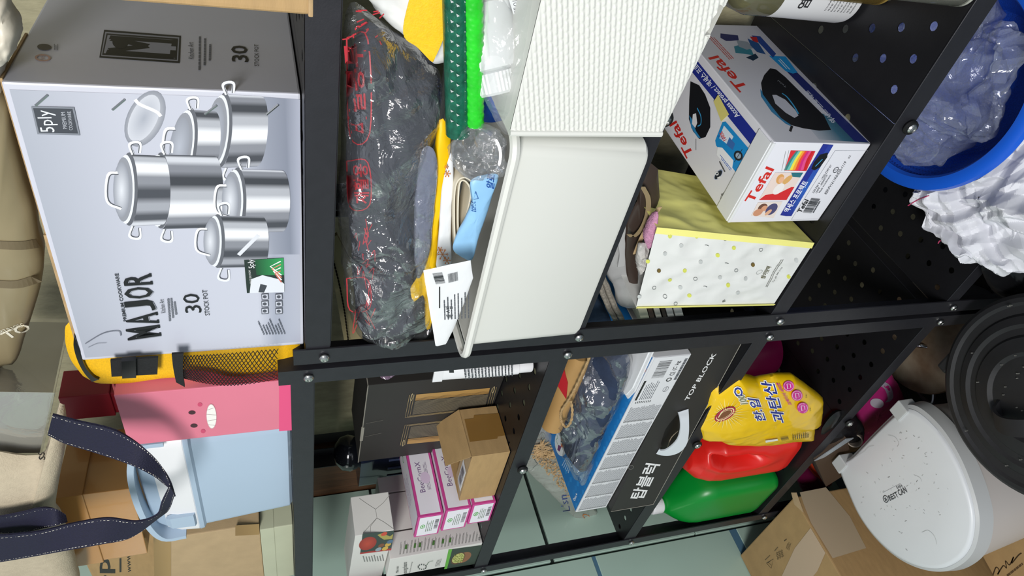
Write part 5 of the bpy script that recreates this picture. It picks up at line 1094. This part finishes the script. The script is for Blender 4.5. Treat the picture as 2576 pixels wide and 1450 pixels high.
for k, lab in enumerate(('lower', 'upper')):
    t = thing('magazine', lab + ' colourful magazine on the white and blue carton, partly under the bagged jeans', 'magazine', bro[0]); 
    obj('pages', prism([p + Vector((.004 * k, .004 * k, .0035 * (k + 1))) for p in bro], (0, 0, 1), .003), M_PAPERW, t)
    a = Art(bro[0] + Vector((0, 0, .0035 * (k + 1))), (0, 0, 1)); r_ = random.Random(5 + k); bx_ = [p + Vector((.004 * k, .004 * k, 0)) for p in bro]; C0 = sum(bx_, Vector()) / 6
    a.poly([tuple(C0.lerp(p, .96)) for p in bx_], '#a58a78')
    for j in range(46):
        p = C0.lerp(bx_[r_.randrange(6)], r_.random() * .8).lerp(bx_[r_.randrange(6)], r_.random() * .25); s_ = .003 + r_.random() * .008; v1 = Vector((s_, r_.uniform(-.004, .004), 0)); v2 = Vector((r_.uniform(-.003, .003), s_ * .6, 0))
        a.ell(tuple(p), tuple(p + v1), tuple(p + v2), r_.choice(('#d8b7a2', '#4d3b3a', '#3f93a8', '#6f8a4a', '#e6e0da', '#93604c', '#2c2f3e', '#b77f6a')), 9)
    a.build('cover_picture', t, 'mixed colour photographs')
M_DEN = mat('dark_denim', '#1f2e48', .85, 0, .35, 26, .5, 120)
jp = [(1560, 872), (1590, 900), (1588, 950), (1572, 1010), (1555, 1055), (1532, 1105), (1512, 1152), (1500, 1182), (1478, 1188), (1440, 1160), (1420, 1120), (1408, 1060), (1412, 1000), (1425, 940), (1462, 872)]
P0j = Vector((-.25, .055, 1.01)); nj = Vector((0, -.62, .78)).normalized(); JJ = [on(x, y, P0j, nj) for x, y in jp]; JJ = [Vector((p.x, p.y, max(p.z, .993))) for p in JJ]
t = thing('jeans', 'dark blue jeans folded in a crinkled clear bag, on the white and blue carton', 'clothes', (-.28, .08, .985))
cj = sum(JJ, Vector()) / len(JJ); obj('denim', pillow([cj.lerp(p, .96) for p in JJ], nj, .05, .004, 12, 6, back=.35, edge=.4), M_DEN, t, smooth=55)
jb = jp[:7] + [(1510, 1178), (1496, 1212), (1470, 1200), (1452, 1192), (1432, 1150)] + jp[11:]
JB = [on(x, y, P0j, nj) for x, y in jb]; JB = [Vector((p.x, p.y, max(p.z, .991))) + nj * .004 for p in JB]
obj('clear_bag', pillow(JB, nj, .062, .010, 22, 8, back=.3, edge=.42, rings=44, nb=240, sharp='fold'), film('jeans_clear_bag', milk=.04, rough=.08, gloss=.3, bump=.6, bscale=18), t, smooth=20)
M_KR3 = mat('kraft_paper_roll', '#b08a55', .6, 0, .08, 12, .1, 60)
A_, B_ = on(1458, 880, P0j + nj * .034, nj), on(1387, 1064, P0j + nj * .034, nj)
t = thing('kraft_bag', 'rolled brown kraft bag with twisted paper handle and red mark, beside the bagged jeans', 'bag', B_)
rr_ = []; nA = 22; dr = (B_ - A_).normalized(); sv = dr.cross(Vector((0, 0, 1))).normalized(); uv_ = Vector((0, 0, 1))
for k in range(nA):
    c_ = A_.lerp(B_, k / (nA - 1)); rr_.append([c_ + (sv * math.cos(q) * .024 + uv_ * math.sin(q) * .020) * (1 + .03 * math.sin(q * 3 + k * .4)) for q in [2 * math.pi * j / 30 for j in range(30)]])
obj('rolled_paper', loft(rr_), M_KR3, t, smooth=50)
M_JUTE = mat('twisted_paper_cord', '#b29468', .85, 0, .3, 200, .6, 400)
lp_ = [(1487, 868), (1480, 905), (1462, 945), (1445, 980), (1428, 1010), (1412, 1035), (1412, 1060), (1424, 1075), (1436, 1062), (1440, 1035), (1436, 1008)]
pth = smoothline([on(x, y, P0j + nj * .060, nj) for x, y in lp_], 8)
obj('handle', join(tube([p + Vector((math.sin(i * .9) * .0011, 0, math.cos(i * .9) * .0011)) for i, p in enumerate(pth)], .0016, 6), tube([p - Vector((math.sin(i * .9) * .0011, 0, math.cos(i * .9) * .0011)) for i, p in enumerate(pth)], .0016, 6)), M_JUTE, t, smooth=True, label='twisted paper cord handle')
cR = P0j + nj * .0575; obj('red_mark', prism([on(*q_, cR, nj) for q_ in ((1412, 905), (1428, 965), (1432, 905), (1424, 1005), (1404, 975))][:2] + [on(1424, 1005, cR, nj), on(1403, 972, cR, nj)], nj, .0008), mat('red_print', '#b01f28', .5), t)
M_SNK = film('snack_bag_film', milk=.42, milkcol='#cfccc4', rough=.12, gloss=.25, bump=.6, bscale=20)
ns = [(1330, 1075), (1382, 1088), (1430, 1180), (1462, 1258), (1500, 1285), (1503, 1310), (1484, 1322), (1446, 1303), (1404, 1262), (1362, 1220), (1322, 1180), (1308, 1150)]
t = soft('snack_bag', 'clear snack bag of dried noodles and sticks, wedged behind the blue carton corner', 'bag', ns, .170, .03, M_SNK, amp=.003, freq=20, seed=4, rings=20)
r_ = random.Random(11); gr = []
for k in range(520):
    x, y = r_.uniform(1345, 1440), r_.uniform(1115, 1250)
    if y < 1100 + (x - 1345) * .8 or y > 1140 + (x - 1345) * 1.2 + 12: continue
    p = at(x, y, 'y', .158 - r_.random() * .006); q = r_.uniform(0, 3.1); l_ = .003 if y > 1150 else .014; d_ = Vector((math.cos(q) * l_, 0, math.sin(q) * l_ * .8)); gr.append(tube([p - d_, p + d_], .0013, 5))
obj('dried_snack', join(*gr), mat('golden_dried_noodle', '#c9a87c', .6, 0, .3, 60), t, kind='stuff')
a = Art(Vector((0, .141, 0)), (0, -1, 0), disp=conform(t)); a.text('ISI', (1372, 1112), (1370, 1080), (1350, 1112), '#8a8d88', True); a.text("L'sn", (1435, 1285), (1425, 1245), (1415, 1288), '#2e3f86'); a.text('LO', (1488, 1318), (1484, 1296), (1468, 1314), '#c97a3a'); a.line([(1326, 1160), (1340, 1150), (1352, 1168), (1340, 1178)], .0012, '#4a4a4a'); a.build('printed_lettering', t)

# ================================================================== fourth tier, left rack
M_GRN = mat('green_jug_plastic', '#058a2f', .34, 0, .03, 6, .02, 80); M_RJUG = mat('red_jug_plastic', '#e0241d', .34, 0, .03, 6, .02, 80)
f = Fr(-.742, .008, .4665, -2, .150, .100, .27)
t = thing('jug', 'green plastic jug with ribbed white cap, at the left end of the shelf', 'jug', f.base())
def jug_rings(f, prof, r=.024): return [rrect(f, a0, f.W - a1, b, f.D - b, z, min(r, (f.D - 2 * b) * .48, (f.W - a0 - a1) * .48), 6) for a0, a1, b, z in prof]
obj('jug_body', loft(jug_rings(f, [(.010, .010, .010, 0), (.003, .003, .003, .006), (0, 0, 0, .02), (0, 0, 0, .165), (.002, .004, .002, .185), (.004, .022, .008, .205), (.010, .050, .016, .222), (.014, .085, .026, .236), (.016, .093, .033, .242)])), M_GRN, t, smooth=50)
cpx = f.p(.016 + .0175, f.D / 2, .240)
obj('neck', lathe([(.0185, -.004), (.0175, .006), (.0168, .010)], cpx, 32), M_GRN, t, smooth=True)
V = []; Fc = []; n = 64
for i, (rr, z) in enumerate(((.0185, .006), (.0188, .008), (.0185, .030), (.0165, .033), (.0001, .033))):
    for k in range(n): q = 2 * math.pi * k / n; V.append(cpx + Vector((math.cos(q), math.sin(q), 0)) * rr * (1 + (.025 if (k % 2 and 0 < i < 3) else 0)) + Vector((0, 0, z)))
for i in range(4):
    for k in range(n): Fc.append((i * n + k, i * n + (k + 1) % n, (i + 1) * n + (k + 1) % n, (i + 1) * n + k))
obj('cap', (V, Fc), M_WHITE, t, smooth=30, label='ribbed white screw cap')
f = Fr(-.582, .016, .4665, 3, .135, .115, .27)
t = thing('jug', 'red plastic jug with moulded side handle, between the green jug and the yellow bag', 'jug', f.base())
rg = jug_rings(f, [(.014, .014, .012, 0), (.004, .004, .003, .008), (0, 0, 0, .024), (0, 0, 0, .09), (0, 0, 0, .13), (0, .001, 0, .17), (.003, .006, .002, .20), (.008, .03, .010, .226), (.02, .065, .03, .245)], .034)
dense = [[rg[i][k].lerp(rg[i + 1][k], s / 8) for k in range(len(rg[0]))] for i in range(len(rg) - 1) for s in range(8)] + [rg[-1]]
# push the moulded hand-hold into the front-right side
hc = f.p(f.W * .63, 0, .175)
def dent(p):
    du = (p - f.O).dot(f.u) - f.W * .66; dz_ = p.z - (f.O.z + .158 + du * .55); dv = (p - f.O).dot(f.v)
    if dv > .05: return p
    e = (du / .019) ** 2 + (dz_ / .056) ** 2; rim_ = math.exp(-((e ** .5 - 1.45) / .5) ** 2)
    return p + f.v * (.050 * math.exp(-(e ** 2.4))) - f.v * .006 * rim_ * (dv < .03)
bmj = bmesh.new(); vj, fj = loft(dense); vs = [bmj.verts.new(v) for v in vj]; [bmj.faces.new([vs[i] for i in q]) for q in fj]
bmesh.ops.subdivide_edges(bmj, edges=[e for e in bmj.edges if e.calc_length() > .012], cuts=9)
for v in bmj.verts: v.co = dent(v.co)
obj('jug_body', from_bm(bmj), M_RJUG, t, smooth='all')

M_YPW = mat('yellow_glossy_pouch', '#f0c40c', .28, 0, .06, 10, .12, 40, coat=.3)
yp = [(1752, 1068), (1790, 985), (1850, 940), (1905, 958), (1950, 946), (1996, 946), (2030, 968), (2069, 1000), (2068, 1030), (2064, 1060), (2048, 1066), (2046, 1100), (1990, 1103), (1930, 1110), (1868, 1113), (1820, 1108), (1785, 1092), (1760, 1098)]
YP = [at(x, y, 'y', .012) for x, y in yp]
t = thing('detergent_pouch', 'yellow laundry powder pouch with blue Korean lettering, leaning on the red jug', 'pouch', at(2050, 1040, 'y', .02))
obj('pouch_body', pillow(YP, (-.12, -1, 0), .06, .0022, 12, 5, back=.5, edge=.42, rings=30, nb=180, smooth=False), M_YPW, t, smooth=45)
def yz(x, y): return (1600 + x / 3.296, 880 + y / 3.296)
a = Art(Vector((0, -.0210, 0)), (0, -1, 0), lift=.0013, step=.00009, disp=conform(t))
for k in range(26):
    q = 2 * math.pi * k / 26; a.poly([yz(740 + 60 * math.cos(q), 530 + 40 * math.sin(q)), yz(740 + (175 + 30 * (k % 2)) * math.cos(q + .05), 530 + (120 + 25 * (k % 2)) * math.sin(q + .05)), yz(740 + 60 * math.cos(q + .12), 530 + 40 * math.sin(q + .12))], '#f6e892')
a.ell(yz(735, 530), yz(820, 480), yz(712, 490), '#a3243c'); a.ell(yz(735, 530), yz(808, 487), yz(716, 500), '#e8d8a8'); a.ell(yz(735, 530), yz(800, 492), yz(718, 506), '#a5243a', hole=.86); a.ell(yz(730, 532), yz(785, 502), yz(718, 514), '#7a4a2a')
for dx, dy, col, b_ in ((0, 0, '#f4f2e4', True), (0, 0, '#22318c', False)):
    a.inc = .05 if b_ else .5; a.layer += 0 if b_ else 9
    for body, o_, ex_, ey_ in (('과탄산', (1240, 600), (1140, 262), (1135, 590)), ('한.입', (1078, 590), (1010, 405), (990, 580)), ('O', (885, 380), (870, 300), (815, 385)), ('100', (925, 440), (890, 365), (865, 445))):
        if b_:
            cx_, cy_ = (o_[0] + ex_[0] + ey_[0]) / 3, (o_[1] + ex_[1] + ey_[1]) / 3
            for sx_ in (-5, 5):
                for sy_ in (-5, 5): a.text(body, yz(o_[0] + sx_, o_[1] + sy_), yz(ex_[0] + sx_, ex_[1] + sy_), yz(ey_[0] + sx_, ey_[1] + sy_), col, True)
        else: a.text(body, yz(*o_), yz(*ex_), yz(*ey_), col if body != '100' else '#8d8f6c', True)
a.text('표백이서 세탁조', yz(1290, 450), yz(1185, 265), yz(1255, 448), '#c23a86', True)
for x, y in ((1258, 292), (1327, 370), (1375, 473)):
    a.ell(yz(x, y), yz(x + 46, y - 4), yz(x + 6, y + 44), '#cf2f94'); a.ell(yz(x, y), yz(x + 40, y - 4), yz(x + 6, y + 38), '#f0c9e0', hole=.9); a.line([yz(x - 15, y - 20), yz(x + 12, y - 18), yz(x + 18, y + 12), yz(x - 8, y + 22), yz(x - 15, y - 20)], .0012, '#f3e3ee')
for x, y in ((1410, 378), (1442, 488)): a.text('얼룩', yz(x, y + 12), yz(x + 2, y - 18), yz(x - 14, y + 12), '#4a4018')
a.poly([yz(1065, 742), yz(1165, 728), yz(1170, 742), yz(1068, 760)], '#eceadf'); a.bars(yz(1200, 748), yz(1190, 722), yz(1262, 735), 10, '#333'); a.lines(yz(1290, 735), yz(1290, 695), yz(1430, 715), 8, '#5c4c14', .5, 3, .2, 3)
a.build('blue_lettering', t, 'blue lettering, sunburst emblem and pink badges')
M_MAG = mat('magenta_plastic', '#a3165a', .4, 0, .08, 8)
mc = Vector((-.405, .235, .4665)); t = thing('bucket', 'magenta rounded tub behind the yellow laundry powder pouch', 'tub', mc)
obj('tub_wall', lathe([(0, 0), (.045, 0), (.055, .008), (.058, .03), (.060, .14), (.052, .155), (0, .158)], mc, 40), M_MAG, t, smooth=35)
obj('band', lathe([(.0606, .10), (.0612, .102), (.0612, .108), (.0606, .11)], mc, 40), mat('dark_magenta', '#6d0f3e', .4), t, smooth=True)

# ================================================================== lowest tier and floor, left
M_STL = mat('stained_steel_lid', '#a09482', .38, .25, .45, 9, .15, 30, col2='#5a3d22'); M_STL2 = mat('brushed_steel_pot', '#8d9096', .3, .9, .1, 20)
pc = Vector((-.245, .107, .120)); t = thing('stock_pot', 'large steel stock pot with rust-stained lid, behind the black dustbin', 'pot', pc)
obj('pot_wall', lathe([(0, .001), (.104, .001), (.108, .006), (.109, .116), (.114, .119), (.114, .122), (.108, .122)], pc, 64), M_STL2, t, smooth=35)
obj('lid', lathe([(.1165, .122), (.118, .125), (.116, .129), (.108, .130), (.10, .133), (.06, .143), (.02, .148), (0, .149)], pc, 64), M_STL, t, smooth=35)
hq = [pc + Vector(v) for v in ((-.055, .05, .142), (-.05, .042, .160), (-.022, .004, .170), (.004, -.022, .160), (.008, -.03, .146))]
obj('lid_handle', tube(smoothline(hq, 6), .0042, 10), mat('polished_steel', '#c6c8cc', .12, 1.), t, smooth=True)
obj('handle', tube(smoothline([pc + Vector(v) for v in ((-.085, -.075, .09), (-.108, -.092, .092), (-.118, -.068, .092), (-.112, -.03, .09))], 6), .004, 8), M_STL2, t, smooth=True)
def lowsoft(name, label, cat, pts, y, th, m, seed, **k): return soft(name, label, cat, pts, y, th, m, seed=seed, **k)
M_MAGF = mat('magenta_polka_fabric', '#a01a66', .6, 0, .1, 14, .2, 60)
t = lowsoft('fabric_bag', 'magenta fabric bag with large pale dots, between the pot and the white-lidded bin', 'bag', [(2145, 1000), (2175, 950), (2225, 925), (2262, 975), (2275, 1020), (2250, 1050), (2215, 1090), (2170, 1130), (2135, 1080)], .055, .05, M_MAGF, 3)
a = Art(Vector((0, .020, 0)), (0, -1, 0), disp=conform(t)); a.ell((2206, 1015), (2221, 1022), (2214, 1005), '#a9a2ae'); a.line([(2212, 962), (2232, 975), (2240, 1000), (2232, 1012)], .012, '#8f8796', True); a.line([(2150, 1040), (2170, 1075), (2185, 1090)], .004, '#c83c8c'); a.build('dot_print', t, 'pale grey dots')
t = lowsoft('black_pouch', 'glossy black plastic bag under the shelf front, behind the white lid', 'bag', [(2080, 1060), (2110, 1035), (2150, 1045), (2175, 1085), (2160, 1130), (2120, 1140), (2080, 1130), (2065, 1095)], .015, .03, M_BBAG, 7)
rc = at(2150, 1110, 'y', .0); t = thing('cardboard_tube', 'open end of a grey cardboard tube behind the hinge of the white lid', 'tube', rc)
obj('tube_wall', lathe([(.013, 0), (.0155, .0), (.0155, -.09), (.013, -.09), (.013, 0)], rc, 32, (.25, -.55, .6)), mat('grey_tube_card', '#8f8376', .7), t, smooth=35)
t = thing('silver_box', 'open silver-lined carton beside the cardboard tube', 'box', at(2100, 1150, 'y', .02)); M_SIL = mat('silver_lined_card', '#aab0b6', .3, .3, .1, 30); M_DKC = mat('dark_brown_card', '#4a3a2e', .6)
q_ = [at(2050, 1160, 'y', -.004), at(2130, 1105, 'y', -.004), at(2150, 1180, 'y', .0), at(2078, 1225, 'y', .0)]
obj('carton', prism([q_[0], q_[1], q_[2], q_[3]], (0, -1, 0), .05), M_DKC, t); obj('silver_flap', prism([q_[0] + Vector((0, -.001, .002)), q_[1] + Vector((0, -.001, .002)), q_[1] + Vector((.0, -.001, -.018)), q_[0] + Vector((.01, -.001, -.018))], (0, -1, .2), .002), M_SIL, t)
M_ORG = mat('orange_translucent_plastic', '#d8492a', .35, 0, .1, 8)
t = lowsoft('orange_ball', 'orange plastic item under the front edge of the lowest visible shelf', 'toy', [(2020, 1150), (2045, 1120), (2075, 1092), (2092, 1120), (2100, 1180), (2085, 1225), (2045, 1195)], .085, .03, M_ORG, 5, amp=.001)
t = lowsoft('purple_bag', 'purple-red shiny bag beside the orange item near the tiled wall', 'bag', [(2000, 1195), (2020, 1165), (2050, 1195), (2085, 1232), (2060, 1255), (2028, 1250)], .05, .03, mat('purple_red_film', '#5d1236', .25, 0, .4, 12), 6, amp=.002)

# ---- white bin with hinged lid
M_LID = mat('worn_white_lid', '#d8dbde', .38, 0, .02, 14, .05, 90); M_BODY = mat('warm_white_bin_body', '#c9c2bd', .42, 0, .03, 6); M_LIDG = mat('grey_white_plastic', '#b9bbbb', .4)
lp0 = [(2117, 1178), (2150, 1150), (2200, 1098), (2255, 1046), (2285, 1032), (2318, 1046), (2362, 1090), (2400, 1150), (2428, 1215), (2446, 1280), (2448, 1330), (2436, 1378), (2408, 1410), (2365, 1428), (2310, 1422), (2255, 1396), (2205, 1352), (2165, 1298), (2138, 1240)]
ZL = .400; lo = [at(x, y, 'z', ZL) for x, y in lp0]; lc = sum(lo, Vector()) / len(lo); ring0 = smoothline(lo, 6, True)
def sc_(R, s, z): return [Vector((lc.x + (p.x - lc.x) * s, lc.y + (p.y - lc.y) * s, z)) for p in R]
t = thing('waste_bin', 'warm-white household bin with scratched white hinged lid, standing in front of the rack', 'bin', (lc.x, lc.y, 0))
obj('bin_body', loft([[p + Vector((0, .018, 0)) for p in sc_(ring0, .86, .0)], [p + Vector((0, .018, 0)) for p in sc_(ring0, .88, .01)], sc_(ring0, 1.02, .35), sc_(ring0, 1.03, .37)]), M_BODY, t, smooth=45)
obj('lid_skirt', loft([sc_(ring0, 1.05, .365), sc_(ring0, 1.085, .366), sc_(ring0, 1.06, .395), sc_(ring0, 1.02, .3985), sc_(ring0, 1.0, .397)]), M_LIDG, t, smooth=45)
obj('lid', loft([sc_(ring0, 1.015, .396), sc_(ring0, 1.012, .4005), sc_(ring0, .985, .4035), sc_(ring0, .96, .4045), sc_(ring0, .5, .4065)]), M_LID, t, smooth=45)
for px, py in ((2118, 1172), (2268, 1038)):
    c_ = at(px, py, 'z', .402); obj('hinge', boxw(c_.x - .016, c_.x + .016, c_.y - .010, c_.y + .018, .372, .408, .003, 3), M_LIDG, t)
a = Art(Vector((0, 0, .4062)), (0, 0, 1), lift=.0010); cs = '#3a3c3f'
a.text('BEST', (2240, 1261), (2262, 1250), (2234, 1248), cs, True); a.text('CAN', (2264, 1249), (2284, 1239), (2257, 1234), cs, True); a.text('BABA', (2258, 1231), (2272, 1225), (2255, 1224), cs); a.ell((2229, 1256), (2235, 1253), (2233, 1265), cs, hole=.78); a.text('a', (2228, 1262), (2233, 1259), (2225, 1254), cs, True); a.line([(2222, 1240), (2266, 1217), (2283, 1238)], .0004, '#8a8c8e')
r_ = random.Random(21); a.inc = .01
for k in range(150):
    x, y = r_.uniform(2130, 2420), r_.uniform(1070, 1400)
    if abs((x - 2285)) / 165 + abs(y - 1235) / 200 > .85: continue
    a.line([(x, y), (x + r_.uniform(-5, 5), y + r_.uniform(-5, 5))], r_.choice((.0004, .0004, .0008)), r_.choice(('#9a9b98', '#7b7a76', '#55534f', '#b0b1af')))
for P_ in ([(2154, 1150), (2175, 1136), (2186, 1125), (2200, 1122)], [(2235, 1095), (2252, 1100), (2262, 1115), (2258, 1125)], [(2320, 1340), (2336, 1335), (2352, 1350), (2358, 1370)], [(2300, 1195), (2315, 1202), (2320, 1212)]): a.line(P_, .0004, '#8a8a88', True)
a.build('scuffs_and_lettering', t, 'small black sticker lettering and dark scuffs')

# ---- black dustbin
M_RUB = mat('dusty_black_rubber', '#1d1d20', .62, 0, .35, 8, .3, 40, col2='#121214')
kc = Vector((-.022, -.192, 0)); t = thing('dustbin', 'large round black dustbin with ringed lid and moulded handle', 'bin', kc)
obj('bin_body', lathe([(0, .002), (.118, .002), (.122, .008), (.142, .40), (.148, .41), (.148, .43), (.14, .43)], kc, 64), M_RUB, t, smooth=35)
obj('lid', lathe([(.150, .425), (.157, .428), (.158, .444), (.152, .449), (.145, .450), (.140, .447), (.128, .447), (.124, .452), (.112, .456), (.106, .453), (.096, .454), (.092, .459), (.07, .464), (.064, .460), (.04, .462), (0, .463)], kc, 72), M_RUB, t, smooth=28)
hs_ = smoothline([kc + Vector(v) for v in ((-.052, .022, .461), (-.056, .010, .480), (-.046, -.012, .492), (-.02, -.034, .494), (.006, -.046, .482), (.012, -.048, .461))], 6)
obj('lid_handle', ribbon([p + Vector((.008, .010, 0)) for p in hs_], [p + Vector((-.008, -.010, 0)) for p in hs_], .005), M_RUB, t, smooth=45)
obj('side_grip', boxw(-.125, -.06, -.065, -.045, .405, .44, .004, 2), M_RUB, t)
sp = []
for k in range(46):
    q = r_.uniform(0, 6.28); rr = r_.uniform(.02, .145); p = kc + Vector((math.cos(q) * rr, math.sin(q) * rr, .4655 if rr < .09 else .459)); sp.append(boxw(p.x, p.x + .0013, p.y, p.y + .0013, p.z - .006, p.z, 0))
obj('dust_specks', join(*sp), mat('grey_dust', '#6c6b66', .9), t, kind='stuff')

# ---- cardboard boxes on the floor
f = Fr(-.938, -.42, .001, 0, .2925, .412, .418)
t = thing('cardboard_box', 'large brown carton on the floor with recycling symbols, in front of the rack end', 'box', f.base())
obj('carton', slab(f, bev=.003), M_KRAFT, t)
obj('torn_corner', prism([at(1990, 1240, 'z', .42), at(2002, 1240, 'z', .42), at(2020, 1290, 'z', .419), at(1998, 1270, 'z', .42)], (0, 0, 1), .002), M_KRAFT2, t, label='lifted torn flap corner')
a = face_art(f, 'right', lift=.0009)
def cz(x, y): return (1840 + x / 3.5, 1180 + y / 3.5)
a.poly([cz(600, 210), cz(830, 165), cz(1040, 420), cz(1185, 700), cz(890, 790), cz(700, 480), cz(640, 330)], '#b6a58b'); a.build('clear_tape', t, 'pale tape area', .3)
a = face_art(f, 'top', lift=.0009)
a.poly([cz(700, 520), cz(830, 740), cz(760, 900), cz(640, 1050), cz(420, 1000), cz(560, 700)], '#bfa78e')
a.line([cz(312, 832), cz(372, 795), cz(352, 878), cz(312, 832)], .0012, '#4a3c28'); a.line([cz(325, 830), cz(350, 808), cz(352, 850), cz(330, 830)], .0009, '#4a3c28')
for i in range(3):
    for j in range(3): a.ell(cz(405 + i * 20 + j * 4, 745 - i * 10 + j * 22), cz(413 + i * 20 + j * 4, 741 - i * 10 + j * 22), cz(407 + i * 20 + j * 4, 754 - i * 10 + j * 22), '#4a3c28', hole=.7)
a.lines(cz(510, 720), cz(530, 650), cz(478, 700), 4, '#4a3c28', .3, 3, .4, 3); a.lines(cz(470, 640), cz(492, 622), cz(465, 630), 1, '#4a3c28', .7); a.lines(cz(300, 808), cz(345, 765), cz(296, 800), 1, '#6b5a40', .7); a.lines(cz(385, 728), cz(415, 692), cz(380, 720), 1, '#6b5a40', .7)
a.build('printed_symbols', t, 'dark printed recycling and handling symbols')
b0 = at(2466, 1391, 'z', .10); f = Fr(b0.x, b0.y - .34, .001, -11, .30, .34, .099); f.O = Vector((b0.x, b0.y, .001)) - f.v * .34
t = thing('cardboard_box', 'low brown carton with handwritten black scrawl, in the bottom corner beside the white bin', 'box', f.base()); obj('carton', slab(f, bev=.002), M_KRAFT, t)
a = face_art(f, 'top'); a.line([(2498, 1448), (2506, 1428), (2514, 1436), (2510, 1446), (2524, 1424), (2532, 1430), (2530, 1412), (2540, 1422), (2550, 1402), (2545, 1418), (2562, 1398), (2570, 1392)], .0022, '#3a2c1c', True); a.lines((2535, 1452), (2576, 1420), (2530, 1444), 1, '#5a4630', .6); a.build('handwriting', t, 'black handwritten scrawl')

# ------------------------------------------------------------------ rack units -> metres
bpy.context.view_layer.update()
_done = set()
for o in list(bpy.data.objects):
    if o.type in ('CAMERA', 'LIGHT'): continue
    o.location = o.location * S
    if o.type == 'MESH' and o.data.name not in _done:
        _done.add(o.data.name); o.data.transform(Matrix.Scale(S, 4)); o.data.update()
